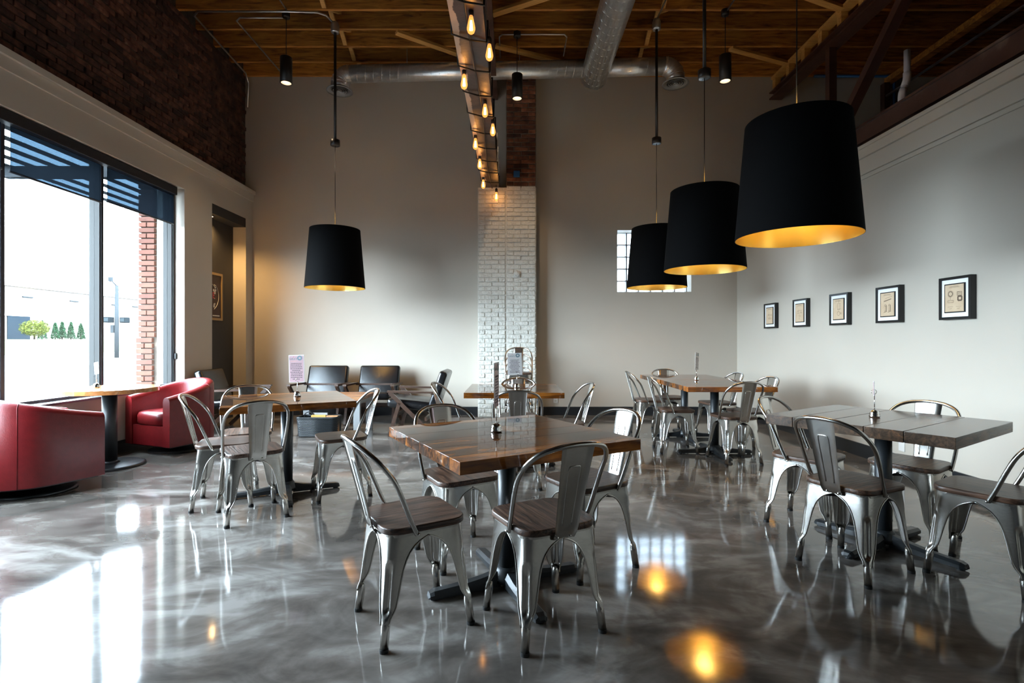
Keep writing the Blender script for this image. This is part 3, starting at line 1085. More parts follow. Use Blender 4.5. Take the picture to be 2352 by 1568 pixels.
# recess lamp (small puck under the lintel)
rl = thing('recess_light', 'small warm puck light at the top of the dark wall recess', 'lamp', (-4.375, 7.42, 3.03))
MB().lathe([(0.001, 0.0), (0.04, 0.0), (0.042, -0.012), (0.03, -0.014)], 18).build('housing', 'blackmetal', rl)
MB().disc(0.03, -0.012, 18, (0, 0, 0), False).build('lens', 'downlens', rl)
spot_light('recess_beam', rl, (0, 0, -0.02), (R(0), 0, 0), 120.0, (1.0, 0.60, 0.22), R(150), 0.7, 0.02)


# ================================================================== FURNITURE
# ---------------------------------------------------------------- metal chair (faces local +x)
def interp(tab, z):
    for (z0, a), (z1, b) in zip(tab, tab[1:]):
        if z0 <= z <= z1:
            t = (z - z0) / (z1 - z0)
            return a + (b - a) * t
    return tab[-1][1] if z > tab[-1][0] else tab[0][1]


LEG_W = [(0.10, 0.024), (0.125, 0.029), (0.145, 0.040), (0.165, 0.049), (0.20, 0.055), (0.25, 0.061), (0.30, 0.069), (0.335, 0.079), (0.362, 0.092), (0.385, 0.110), (0.40, 0.130), (0.41, 0.150), (0.418, 0.170)]


def leg_mesh(sx, sy):
    m = MB()
    zs = [0.10, 0.112, 0.125, 0.135, 0.145, 0.155, 0.165, 0.18, 0.21, 0.24, 0.265, 0.285, 0.305, 0.325, 0.335, 0.35, 0.362, 0.375, 0.385, 0.393, 0.40, 0.405, 0.41, 0.414, 0.418, 0.438]
    ss = [-1, -0.8, -0.62, -0.46, -0.34, -0.22, -0.11, 0, 0.11, 0.22, 0.34, 0.46, 0.62, 0.8, 1]
    vs = []
    edges = [[], []]
    for z in zs:
        t = z / 0.44
        ox = 0.212 + (0.168 - 0.212) * t
        oy = 0.202 + (0.172 - 0.202) * t
        w = interp(LEG_W, z) if z < 0.418 else 0.170
        k = min(0.7, 0.030 / w)
        gz = 0.0
        if 0.13 < z < 0.335:
            gz = math.sin(min(1, (z - 0.13) / 0.03) * PI / 2) * math.sin(min(1, (0.335 - z) / 0.035) * PI / 2)
        for s in ss:
            fa = (-s + math.sqrt(s * s + k * k)) / 2
            fb = (s + math.sqrt(s * s + k * k)) / 2
            hw = 0.013 / w  # groove half width in s
            g = 0.0
            q = abs(s) * w
            if q < 0.021:
                g = 0.010 * gz * (math.cos(PI * q / 0.021) * 0.5 + 0.5) ** 0.5
            x = ox - w * fa - g
            y = oy - w * fb - g
            vs.append((sx * x, sy * y, z))
        edges[0].append(vs[-len(ss)])
        edges[1].append(vs[-1])
    n = len(ss)
    fs = []
    for i in range(len(zs) - 1):
        for j in range(n - 1):
            f = (i * n + j, i * n + j + 1, (i + 1) * n + j + 1, (i + 1) * n + j)
            fs.append(f if sx * sy < 0 else f[::-1])
    m.add(vs, fs, True)
    cut = zs.index(0.418) + 1
    for e in edges:
        m.tube(e[:cut], 0.0042, 6)
    # foot tube
    m.tube([(sx * 0.1765, sy * 0.1705, 0.130), (sx * 0.1785, sy * 0.1725, 0.118), (sx * 0.181, sy * 0.1745, 0.10), (sx * 0.1905, sy * 0.1825, 0.012)], [0.009, 0.014, 0.0180, 0.0172], 14)
    return m.mesh('leg', 'steel')


def round_rect(hx, hy, r, n=6, taper=0.0):
    pts = []
    for (cx, cy, a0) in ((hx - r, hy - r, 0), (-hx + r, hy - r, 90), (-hx + r, -hy + r, 180), (hx - r, -hy + r, 270)):
        for i in range(n + 1):
            a = R(a0 + 90 * i / n)
            x, y = cx + r * math.cos(a), cy + r * math.sin(a)
            y *= 1 + taper * x / hx
            pts.append((x, y))
    return pts


def slab(pts, z0, z1, bev, name, m):
    """plan polygon slab with rounded top edge"""
    mb = MB()
    c = Vector((sum(p[0] for p in pts) / len(pts), sum(p[1] for p in pts) / len(pts)))
    rings = []
    for (ins, z) in ((bev * 0.5, z0), (0, z0 + bev * 0.5), (0, z1 - bev), (bev * 0.3, z1 - bev * 0.3), (bev, z1)):
        rings.append([(p[0] - (p[0] - c.x) / max(1e-6, (Vector(p) - c).length) * ins, p[1] - (p[1] - c.y) / max(1e-6, (Vector(p) - c).length) * ins, z) for p in pts])
    n = len(pts)
    vs = [q for r_ in rings for q in r_]
    fs = [tuple(range(n - 1, -1, -1)), tuple((len(rings) - 1) * n + i for i in range(n))]
    mb.add(vs, [], False)
    side = []
    for k in range(len(rings) - 1):
        for i in range(n):
            j = (i + 1) % n
            side.append((k * n + i, k * n + j, (k + 1) * n + j, (k + 1) * n + i))
    mb.f += side
    mb.sm += [True] * len(side)
    mb.f += fs
    mb.sm += [False, False]
    return mb.mesh(name, m)


def catmull(P, n=6):
    out = []
    P = [Vector(p) for p in P]
    for i in range(len(P) - 1):
        p0 = P[max(i - 1, 0)]
        p1, p2 = P[i], P[i + 1]
        p3 = P[min(i + 2, len(P) - 1)]
        for k in range(n):
            t = k / n
            out.append(0.5 * ((2 * p1) + (-p0 + p2) * t + (2 * p0 - 5 * p1 + 4 * p2 - p3) * t * t + (-p0 + 3 * p1 - 3 * p2 + p3) * t ** 3))
    out.append(P[-1])
    return out


def make_chair():
    t = thing('metal_chair', 'x', 'chair', (0, 0, 0))
    seat_me = slab(round_rect(0.182, 0.182, 0.075, 7, 0.03), 0.441, 0.468, 0.006, 'seat', 'seatwood')
    put('seat', seat_me, t)
    MB().lathe([(0.001, 0.4405), (0.10, 0.4405)], 4).poly(round_rect(0.170, 0.174, 0.06), 0.430, 0.4405).build('seat_pan', 'steel', t)
    for sx in (1, -1):
        for sy in (1, -1):
            lg = put('leg', leg_mesh(sx, sy), t)
            MB().cyl((sx * 0.191, sy * 0.183, 0.0), 0.0182, 0.014, 14).build('foot_cap', 'rubber', lg)
    # under-seat braces
    MB().beam((0.135, 0.135, 0.385), (-0.135, -0.135, 0.385), 0.004, 0.022).build('brace', 'blackmetal', t)
    MB().beam((0.135, -0.135, 0.380), (-0.135, 0.135, 0.380), 0.004, 0.022).build('brace', 'blackmetal', t)
    # back loop
    half = [(-0.055, 0.187, 0.435), (-0.085, 0.193, 0.50), (-0.125, 0.199, 0.60), (-0.160, 0.199, 0.675), (-0.205, 0.188, 0.735), (-0.248, 0.155, 0.782), (-0.278, 0.100, 0.808), (-0.290, 0.045, 0.817)]
    P = half + [(-0.292, 0, 0.819)] + [(a, -b, c) for a, b, c in half[::-1]]
    MB().tube(catmull(P, 5), 0.0105, 10).build('back_frame', 'tube', t)
    # splat
    m = MB()
    rows = 14
    cols = [-1, -0.93, -0.55, -0.47, -0.39, 0.39, 0.47, 0.55, 0.93, 1]
    vs = []
    for i in range(rows + 1):
        f = i / rows
        z = 0.415 + (0.815 - 0.415) * f
        x = -0.172 - 0.014 * math.sin(min(1, f / 0.10) * PI / 2) - 0.100 * f ** 1.05
        if f < 0.10:
            x = -0.172 - 0.014 * math.sin(f / 0.10 * PI / 2)
            x -= 0.100 * f ** 1.05
        hw = 0.051 + 0.024 * f
        for c in cols:
            em = 0.0
            lip = 0.006 if abs(c) == 1 else 0.0
            vs.append((x - em - lip, c * hw, z))
    n = len(cols)
    fs = [(i * n + j, (i + 1) * n + j, (i + 1) * n + j + 1, i * n + j + 1) for i in range(rows) for j in range(n - 1)]
    m.add(vs, fs, True)
    sp_ = m.build('splat', 'steel', t)

    def sp_pt(f, c):
        x = -0.172 - 0.014 * math.sin(min(1, f / 0.10) * PI / 2) - 0.100 * f ** 1.05
        return (x, c * (0.051 + 0.024 * f), 0.415 + 0.40 * f)
    rib = [sp_pt(0.16 + 0.56 * k / 10, -0.40) for k in range(11)] + [sp_pt(0.765, -0.37), sp_pt(0.785, -0.30), sp_pt(0.788, 0.0), sp_pt(0.785, 0.30), sp_pt(0.765, 0.37)] + [sp_pt(0.72 - 0.56 * k / 10, 0.40) for k in range(11)]
    MB().tube(rib, 0.0034, 6).build('embossed_rib', 'steel', sp_)
    rv = MB()
    for (x, y, z) in ((-0.178, 0.03, 0.424), (-0.178, -0.03, 0.424), (-0.052, 0.195, 0.437), (-0.052, -0.195, 0.437)):
        bm = bmesh.new()
        bmesh.ops.create_icosphere(bm, subdivisions=1, radius=0.008)
        mm = MB().bm(bm, Matrix.Translation((x, y, z)), True)
        mm.build('rivet', 'chrome', t)
    return t


CH = [
    # x, y, facing deg, label
    (-0.44, 2.262, 32, 'steel chair with wood seat at the left of the glossy centre table, foreground'),
    (0.128, 2.238, 116, 'steel chair with its back to the viewer at the front of the glossy centre table'),
    (-0.305, 2.93, -59, 'steel chair facing the viewer behind the left corner of the glossy centre table'),
    (0.405, 2.82, 211, 'steel chair with bright splat at the right of the glossy centre table'),
    (1.843, 2.772, 26, 'steel chair with dark splat nearest the viewer at the right weathered table'),
    (1.972, 3.42, -51, 'steel chair at the far left side of the right weathered table'),
    (2.49, 3.21, 213, 'steel chair between the right weathered table and the right wall'),
    (2.44, 2.64, 123, 'steel chair cut by the right edge of the photo'),
    (-1.83, 3.594, 127, 'steel chair with its back to the viewer at the left table before the armchairs'),
    (-2.164, 3.866, 20, 'steel chair with light-struck seat at the left end of the left table'),
    (-2.23, 4.30, -64, 'steel chair facing the viewer behind the left table'),
    (-1.374, 4.09, 208, 'steel chair at the right end of the left table, beside the basket'),
    (0.04, 4.36, 90, 'steel chair with its back to the viewer before the pillar table'),
    (0.06, 5.20, -90, 'steel chair facing the viewer behind the pillar table'),
    (0.46, 4.78, 188, 'steel chair at the right end of the pillar table'),
    (-0.47, 4.84, -6, 'steel chair at the left end of the pillar table'),
    (2.24, 5.20, 97, 'steel chair, its back to the viewer, at the front of the long double table'),
    (1.80, 5.69, -3, 'nearer steel chair on the left side of the long double table'),
    (1.76, 6.62, 0, 'farther steel chair on the left side of the long double table'),
    (2.12, 6.92, -90, 'steel chair at the far end of the long double table by the back wall'),
    (2.52, 6.32, 188, 'farther steel chair on the right side of the long double table'),
    (2.57, 5.58, 190, 'nearer steel chair on the right side of the long double table'),
]
chair0 = make_chair()
for i, (x, y, a, lb) in enumerate(CH):
    if i == 0:
        chair0.location = (x, y, 0)
        chair0.rotation_euler = (0, 0, R(a))
        chair0['label'] = lb
        chair0['group'] = 'steel chairs with wood seats'
    else:
        dup(chair0, (x, y, 0), R(a), lb, 'steel chairs with wood seats')
names = ['bottom', 'second from the bottom', 'third from the bottom', 'topmost']
for k in range(4):
    dup(chair0, (0.085, 7.42 + 0.008 * k, 0.098 * k), R(-90), 'steel chair, %s in the stack before the white pillar' % names[k], 'stacked steel chairs')


# ---------------------------------------------------------------- tables
def cross_base(t, rot, zt, r=0.044, L=0.40):
    c = MB()
    c.tube([(0, 0, 0.07), (0, 0, zt - 0.012)], r, 24)
    c.build('column', 'blackiron', t)
    b = MB()
    b.lathe([(0.001, 0.10), (0.048, 0.10), (0.058, 0.085), (0.07, 0.055), (0.075, 0.03), (0.001, 0.03)], 24)
    b.build('hub', 'blackiron', t)
    me = None
    for k in range(4):
        if me is None:
            f = MB()
            prof = [(0.045, 0.085, 0.034), (0.12, 0.066, 0.034), (0.22, 0.052, 0.033), (0.33, 0.046, 0.033), (0.375, 0.044, 0.034), (0.395, 0.036, 0.028), (0.402, 0.022, 0.018)]
            vs, fs = [], []
            for (x, h, w_) in prof:
                zb = 0.012
                vs += [(x, -w_, zb), (x, -w_, h * 0.7), (x, -w_ * 0.55, h), (x, w_ * 0.55, h), (x, w_, h * 0.7), (x, w_, zb)]
            n = 6
            for i in range(len(prof) - 1):
                for j in range(n):
                    j2 = (j + 1) % n
                    fs.append((i * n + j, (i + 1) * n + j, (i + 1) * n + j2, i * n + j2))
            fs.append(tuple(range(n)))
            fs.append(tuple((len(prof) - 1) * n + j for j in range(n - 1, -1, -1)))
            f.add(vs, fs, False)
            f.cyl((0.37, 0, 0.0), 0.02, 0.014, 12)
            me = f.mesh('foot', 'blackiron')
        put('foot', me, t, None, 0, (0, 0, R(rot) + k * PI / 2))
    MB().bbox((0, 0, zt - 0.010), (0.42, 0.42, 0.008), 0.001, 1).build('mount_plate', 'blackmetal', t)


def plank_table(label, x, y, a, sx, sy, thick, m, base_rot, nb=5, group=None, gap=0.002, border=False):
    t = thing('dining_table', label, 'table', (x, y, 0), R(a), group)
    zt = 0.76 - thick
    cross_base(t, base_rot, zt)
    rnd = random.Random(int(abs(x * 100) + y * 37))
    x0, x1 = -sx / 2, sx / 2
    ws = [rnd.uniform(0.8, 1.25) for _ in range(nb)]
    if border:
        ws[0], ws[-1] = 0.62, 0.5
    tot = sum(ws)
    yy = -sy / 2
    for k_, w_ in enumerate(ws):
        wd = sy * w_ / tot
        pm = 'orangetop' if border and k_ in (0, nb - 1) else m
        me = MB().bbox((0, 0, 0), (x1 - x0, wd - gap, thick + (rnd.uniform(-0.001, 0.001) if gap > 0.003 else 0)), 0.0012 if gap < 0.003 else 0.0018, 2).mesh('plank', pm)
        put('plank', me, t, ((x0 + x1) / 2, yy + wd / 2, 0.76 - thick / 2))
        yy += wd
    return t


plank_table('glossy dark plank table in the centre foreground', -0.031, 2.564, 30, 0.922, 0.922, 0.050, 'tabletop', -7, 6, border=True, gap=0.0006)
plank_table('weathered plank table with thick rough edge at the right', 2.21, 3.055, 33, 0.88, 0.94, 0.058, 'tablegrey', -4, 5, gap=0.0032)
plank_table('plank table at the left before the black armchairs', -1.81, 4.10, 28, 0.91, 0.90, 0.050, 'tabletop', -3, 5, gap=0.001, border=True)
plank_table('plank table standing before the white brick pillar', 0.011, 4.98, 0, 0.89, 0.93, 0.050, 'tabletop', 0, 5, gap=0.001, border=True)
plank_table('nearer of two plank tables pushed together at the back right', 2.18, 5.535, 0, 0.89, 0.93, 0.050, 'tabletop', 0, 5, gap=0.0015, border=True)
plank_table('farther of two plank tables pushed together, by the back wall', 2.17, 6.475, 0, 0.89, 0.93, 0.050, 'tabletop', 0, 5, gap=0.0015, border=True)

# round table by the window
rt = thing('round_table', 'round wooden pedestal table between the two red tub chairs', 'table', (-3.93, 4.99, 0))
MB().tube([(0, 0, 0.02), (0, 0, 0.722)], 0.062, 28).build('column', 'blackiron', rt)
MB().lathe([(0.001, 0.034), (0.06, 0.034), (0.27, 0.026), (0.292, 0.016), (0.295, 0.0), (0.001, 0.0)], 48).build('base_disc', 'blackiron', rt)
MB().lathe([(0.06, 0.03), (0.085, 0.034), (0.07, 0.05), (0.06, 0.055)], 28).build('collar', 'blackiron', rt)
MB().bbox((0, 0, 0.718), (0.4, 0.4, 0.008), 0.001, 1).build('mount_plate', 'blackmetal', rt)
RR = 0.405
for i in range(6):
    y0 = -RR + i * RR / 3
    y1 = y0 + RR / 3 - 0.001
    pts = []
    n = 14
    for k in range(n + 1):
        yy = y0 + (y1 - y0) * k / n
        pts.append((math.sqrt(max(0.0, RR * RR - yy * yy)) + 1e-4, yy))
    for k in range(n, -1, -1):
        yy = y0 + (y1 - y0) * k / n
        pts.append((-math.sqrt(max(0.0, RR * RR - yy * yy)) - 1e-4, yy))
    MB().poly(pts, 0.722, 0.762).build('plank', 'roundtop', rt)


# ---------------------------------------------------------------- red tub chairs (face local +x)
def make_tub():
    t = thing('tub_chair', 'x', 'armchair', (0, 0, 0))
    # plan path from the front of the right arm round the back to the left arm
    path = []
    hw = 0.355
    for x in (0.33, 0.22, 0.10, 0.0):
        path.append((x, -hw + 0.03 * (x / 0.33) ** 2 * 0))
    for i in range(1, 16):
        a = -PI / 2 - PI * i / 16
        path.append((-0.02 + 0.34 * math.cos(a), hw * math.sin(a)))
    for x in (0.0, 0.10, 0.22, 0.33):
        path.append((x, hw))
    K = len(path)
    th = 0.105
    vs, fs = [], []
    n = 0
    for i, p in enumerate(path):
        p = Vector((p[0], p[1], 0))
        a = Vector((*path[max(0, i - 1)], 0))
        b = Vector((*path[min(K - 1, i + 1)], 0))
        d = (b - a).normalized()
        nrm = Vector((-d.y, d.x, 0))
        if nrm.dot(Vector((0.05, 0, 0)) - p) < 0:
            nrm = -nrm
        f = (0.33 - p.x) / 0.69
        zt = 0.62 + 0.165 * (f ** 1.1 if f > 0 else 0)
        prof = [(0.0, 0.10), (0.0, zt - 0.045), (0.008, zt - 0.020), (0.028, zt - 0.004), (0.052, zt), (0.078, zt - 0.005), (0.097, zt - 0.022), (th, zt - 0.05), (th, 0.10)]
        n = len(prof)
        for (o_, z) in prof:
            q = p + nrm * o_
            vs.append((q.x, q.y, z))
    for i in range(K - 1):
        for j in range(n - 1):
            fs.append((i * n + j, (i + 1) * n + j, (i + 1) * n + j + 1, i * n + j + 1))
    m = MB()
    m.add(vs, fs, True)
    m.add([vs[j] for j in range(n)], [tuple(range(n))], False)
    m.add([vs[(K - 1) * n + j] for j in range(n)], [tuple(range(n - 1, -1, -1))], False)
    m.build('shell', 'redleather', t)
    # body block under the seat
    inner = [(vs[i * n + n - 1][0], vs[i * n + n - 1][1]) for i in range(K)]
    body = MB()
    outp = [(vs[i * n][0], vs[i * n][1]) for i in range(K)]
    body.poly([(x * 0.97, y * 0.97) for x, y in inner][::-1], 0.10, 0.31)
    body.build('seat_base', 'redleather', t)
    MB().bbox((0.285, 0, 0.205), (0.05, 0.50, 0.21), 0.012, 2).build('front_panel', 'redleather', t)
    # cushion
    c = slab(round_rect(0.275, 0.243, 0.12, 8), 0.312, 0.455, 0.045, 'cushion', 'redleather')
    put('cushion', c, t, (0.055, 0, 0))
    # seams
    for i in (6, 17):
        MB().tube([(vs[i * n + j][0] * 1.001, vs[i * n + j][1] * 1.001, vs[i * n + j][2]) for j in range(0, 5)], 0.0025, 5).build('seam', 'redleather', t)
    MB().lathe([(0.001, 0.0), (0.27, 0.0), (0.275, 0.012), (0.26, 0.022), (0.10, 0.03), (0.06, 0.05), (0.06, 0.10), (0.001, 0.10)], 40).build('swivel_base', 'blackiron', t)
    MB().poly([(x * 0.9, y * 0.9) for x, y in outp][::-1], 0.085, 0.1).build('under_plate', 'blackmetal', t)
    return t


tub = make_tub()
tub.location = (-3.885, 4.16, 0)
tub.rotation_euler = (0, 0, math.atan2(0.89, 0.46))
tub['label'] = 'red leather tub chair at the left edge, its back to the viewer'
tub['group'] = 'red tub chairs'
dup(tub, (-3.79, 5.78, 0), math.atan2(-0.93, -0.37), 'red leather tub chair facing the viewer behind the round table', 'red tub chairs')


# ---------------------------------------------------------------- black lounge chairs (face local +x, arm front at x=0.32)
def make_lounge():
    t = thing('lounge_chair', 'x', 'armchair', (0, 0, 0))
    # back cushion
    b = MB()
    bm = bmesh.new()
    bmesh.ops.create_cube(bm, size=1.0)
    for v in bm.verts:
        v.co = Vector((v.co.x * 0.105, v.co.y * 0.62, v.co.z * 0.52))
    bmesh.ops.bevel(bm, geom=bm.edges[:], offset=0.035, segments=4, profile=0.5, affect='EDGES')
    b.bm(bm, Matrix.Translation((-0.30, 0, 0.575)) @ Matrix.Rotation(R(-19), 4, 'Y'), True)
    b.build('back_cushion', 'leather', t)
    s = MB()
    bm = bmesh.new()
    bmesh.ops.create_cube(bm, size=1.0)
    for v in bm.verts:
        v.co = Vector((v.co.x * 0.58, v.co.y * 0.61, v.co.z * 0.12))
    bmesh.ops.bevel(bm, geom=bm.edges[:], offset=0.045, segments=4, profile=0.5, affect='EDGES')
    s.bm(bm, Matrix.Translation((0.06, 0, 0.395)) @ Matrix.Rotation(R(-6), 4, 'Y'), True)
    s.build('seat_cushion', 'leather', t)
    for sy in (1, -1):
        y = sy * 0.345
        MB().beam((0.325, y, 0.573), (-0.27, y, 0.560), 0.055, 0.026).build('arm', 'walnut', t)
        MB().beam((0.30, y, 0.562), (-0.255, y, 0.012), 0.034, 0.05, (1, 0, 0.2)).build('rear_leg', 'walnut', t)
        MB().beam((0.30, y, 0.0), (0.175, y, 0.43), 0.034, 0.045, (1, 0, 0)).build('front_leg', 'walnut', t)
    MB().beam((0.20, -0.345, 0.285), (0.20, 0.345, 0.285), 0.03, 0.045).build('front_rail', 'walnut', t)
    MB().beam((-0.16, -0.345, 0.22), (-0.16, 0.345, 0.22), 0.03, 0.045).build('rear_rail', 'walnut', t)
    MB().beam((-0.235, -0.345, 0.545), (-0.235, 0.345, 0.545), 0.02, 0.03).build('back_rail', 'walnut', t)
    return t


lo = make_lounge()
LO = [((-2.90, 7.72, 0), -90, 'left of two black leather lounge chairs facing the viewer at the back wall'),
      ((-2.09, 7.72, 0), -90, 'right of two black leather lounge chairs facing the viewer at the back wall'),
      ((-1.27, 6.86, 0), 180, 'black lounge chair seen from the side, facing left toward the low table'),
      ((-3.80, 7.06, 0), 4, 'black lounge chair behind the red tub chair, before the dark recess')]
for i, (lc, a, lb) in enumerate(LO):
    if i == 0:
        lo.location = lc
        lo.rotation_euler = (0, 0, R(a))
        lo['label'] = lb
        lo['group'] = 'black lounge chairs'
    else:
        dup(lo, lc, R(a), lb, 'black lounge chairs')

# ---------------------------------------------------------------- low table with basket
ct = thing('coffee_table', 'low wood-topped table with square metal legs among the lounge chairs', 'table', (-2.43, 6.84, 0))
for i in range(4):
    MB().bbox((0, 0, 0), (1.0, 0.168, 0.045), 0.004, 1).build('plank', 'coffee', ct, (0, -0.255 + 0.17 * i, 0.478))
for sx in (1, -1):
    for sy in (1, -1):
        MB().bbox((sx * 0.435, sy * 0.28, 0.2275), (0.085, 0.05, 0.455), 0.003, 1).build('leg', 'alu', ct)
    MB().span((sx * 0.435 - 0.04, -0.26, 0.41), (sx * 0.435 + 0.04, 0.26, 0.455)).build('cross_rail', 'alu', ct)

bk = thing('wicker_basket', 'black woven basket holding boxes under the low table', 'basket', (-2.49, 6.60, 0), R(2))
bwd, bdp, bht = 0.50, 0.26, 0.24


def ring_pts(z, k, amp):
    f = z / bht
    hx = bwd / 2 * (0.93 + 0.07 * f)
    hy = bdp / 2 * (0.93 + 0.07 * f)
    base = round_rect(hx, hy, 0.05, 4)
    out = []
    # resample
    P = base + [base[0]]
    seg = [(Vector(P[i]), Vector(P[i + 1])) for i in range(len(P) - 1)]
    tot = sum((b - a).length for a, b in seg)
    n = 96
    for q in range(n):
        d = tot * q / n
        for a, b in seg:
            l = (b - a).length
            if d <= l:
                p = a + (b - a) * (d / l if l else 0)
                break
            d -= l
        s = amp * (1 if (q + k) % 2 else -1)
        r_ = p.length
        out.append((p.x * (1 + s / r_), p.y * (1 + s / r_), z))
    return out


wv = MB()
for k in range(17):
    wv.tube(ring_pts(0.012 + k * 0.0137, k, 0.0045), 0.0078, 5, closed=True)
wo = wv.build('weave', 'wicker', bk)
wo['kind'] = 'stuff'
MB().tube(ring_pts(bht, 0, 0.0), 0.012, 8, closed=True).build('rim', 'wicker', bk)
MB().poly(round_rect(bwd / 2 * 0.9, bdp / 2 * 0.88, 0.04, 4), 0.004, 0.02).build('bottom', 'wicker', bk)
hp = catmull([(-0.2, 0.02, 0.235), (-0.19, 0.02, 0.28), (-0.14, 0.02, 0.30), (-0.10, 0.02, 0.28), (-0.09, 0.02, 0.235)], 5)
MB().tube(hp, 0.007, 6).build('handle', 'wicker', bk)
b1 = MB().bbox((0, 0, 0), (0.19, 0.05, 0.24), 0.004, 1).build('game_box', 'box_a', None, (-2.49, 6.58, 0.145))
tag(b1, 'yellow game box standing in the black basket', 'box')
b2 = MB().bbox((0, 0, 0), (0.15, 0.06, 0.235), 0.004, 1).build('game_box', 'box_b', None, (-2.315, 6.585, 0.14))
tag(b2, 'orange game box standing at the right of the black basket', 'box')
b3 = MB().bbox((0, 0, 0), (0.20, 0.03, 0.26), 0.003, 1).build('book', 'box_c', None, (-2.50, 6.645, 0.155))
tag(b3, 'pale grey book standing behind the yellow box in the basket', 'book')


# ---------------------------------------------------------------- menu holders and cards
def holder(x, y, ztop, label, zt=0.7605):
    t = thing('menu_holder', label, 'menu holder', (x, y, zt), 0, 'wire menu holders on tables')
    MB().lathe([(0.001, 0.0), (0.026, 0.0), (0.030, 0.006), (0.026, 0.012), (0.028, 0.018), (0.024, 0.026), (0.025, 0.030), (0.016, 0.040), (0.006, 0.045), (0.001, 0.046)], 22).build('base', 'chrome', t)
    h = ztop - zt
    MB().tube([(0, 0, 0.04), (0, 0, h)], 0.0024, 6).build('stem', 'chrome', t)
    sp = [(0.016 * math.sin(a) * 1.0, 0.0045, h + 0.012 - 0.014 * math.cos(a)) for a in [2 * PI * i / 14 for i in range(13)]]
    MB().tube([(0, 0, h - 0.002)] + sp, 0.0018, 5).build('clip', 'chrome', t)
    return t


def card(x, y, zb, w_, h, a, label, tilt=0.0, text=True, paper='pink'):
    """faces local -y when a=0 (towards the camera)"""
    t = thing('menu_card', label, 'menu', (x, y, zb), R(a), 'menu cards in holders')
    t.rotation_euler = (0, R(tilt), R(a))
    MB().span((-w_ / 2, -0.001, 0), (w_ / 2, 0.001, h)).build('sleeve', 'white', t)
    for s in (-1, 1):
        MB().span((-w_ / 2 + 0.006, s * 0.0012, 0.004), (w_ / 2 - 0.005, s * 0.0016, h - 0.007)).build('paper', paper, t)
    if not text:
        return t
    yy = -0.002
    rx = (R(90), 0, 0)
    k = h / 0.225
    me = text_mesh("LuLu's", 0.026 * k)
    me.materials.append(M['ink_teal'])
    put('heading', me, t, (-w_ * 0.20, yy, h * 0.83), rot=rx)
    me = text_mesh('SANDWICHES', 0.0145 * k)
    me.materials.append(M['ink'])
    put('subheading', me, t, (0, yy, h * 0.665), rot=rx)
    rnd = random.Random(int(h * 1000 + a))
    ln = MB()
    for i in range(9):
        z = h * (0.615 - 0.064 * i)
        hw = w_ * rnd.uniform(0.24, 0.40)
        xx = -hw
        while xx < hw - 0.004:
            l = min(rnd.uniform(0.006, 0.016), hw - xx)
            ln.span((xx, yy - 0.0002, z), (xx + l, yy, z + h * 0.026))
            xx += l + 0.003
    ln.build('menu_lines', 'ink', t)
    fl_ = MB()
    for i in range(9):
        a_ = 2 * PI * i / 9
        c = (w_ * 0.22 + 0.016 * k * math.cos(a_), 0, h * 0.885 + 0.014 * k * math.sin(a_))
        fl_.add([(c[0] + 0.007 * k * math.cos(b), yy, c[2] + 0.007 * k * math.sin(b)) for b in [2 * PI * q / 8 for q in range(8)]], [tuple(range(8))])
    fl_.build('flower_print', 'ink_teal', t)
    MB().span((-w_ * 0.36, yy, h * 0.765), (w_ * 0.02, yy - 0.0003, h * 0.772)).build('rule_print', 'ink_orange', t)
    MB().add([(-w_ * 0.19, yy, h * 0.955), (-w_ * 0.13, yy, h * 0.93), (-w_ * 0.16, yy, h * 0.915)], [(0, 1, 2)]).build('heart_print', 'ink_red', t)
    return t


holder(-0.083, 2.58, 0.895, 'chrome menu holder on the glossy centre table')
card(-0.083, 2.585, 0.885, 0.135, 0.225, 82, 'menu card seen nearly edge-on above the glossy centre table', 0)
holder(2.172, 3.075, 0.90, 'chrome menu holder on the weathered right table')
card(2.172, 3.08, 0.888, 0.05, 0.088, 60, 'small narrow card above the weathered right table', 6)
holder(-1.776, 4.22, 0.885, 'chrome menu holder on the left table')
card(-1.782, 4.225, 0.876, 0.132, 0.226, -4, 'pink menu card facing the viewer above the left table', -1.5)
holder(0.039, 5.0, 0.89, 'chrome menu holder on the table before the pillar')
card(0.022, 5.005, 0.884, 0.142, 0.215, 3, 'white menu card facing the viewer before the stacked chairs', -2, True, 'white')
holder(2.137, 5.96, 0.888, 'chrome menu holder on the long double table')
card(2.142, 5.965, 0.88, 0.13, 0.20, 52, 'menu card turned aside above the long double table', 5, True, 'white')
holder(-4.05, 4.98, 0.905, 'chrome menu holder on the round table by the window', 0.7625)
card(-4.05, 4.985, 0.895, 0.09, 0.115, -30, 'small pale card on the round table before the window mullion', -8, False, 'white')


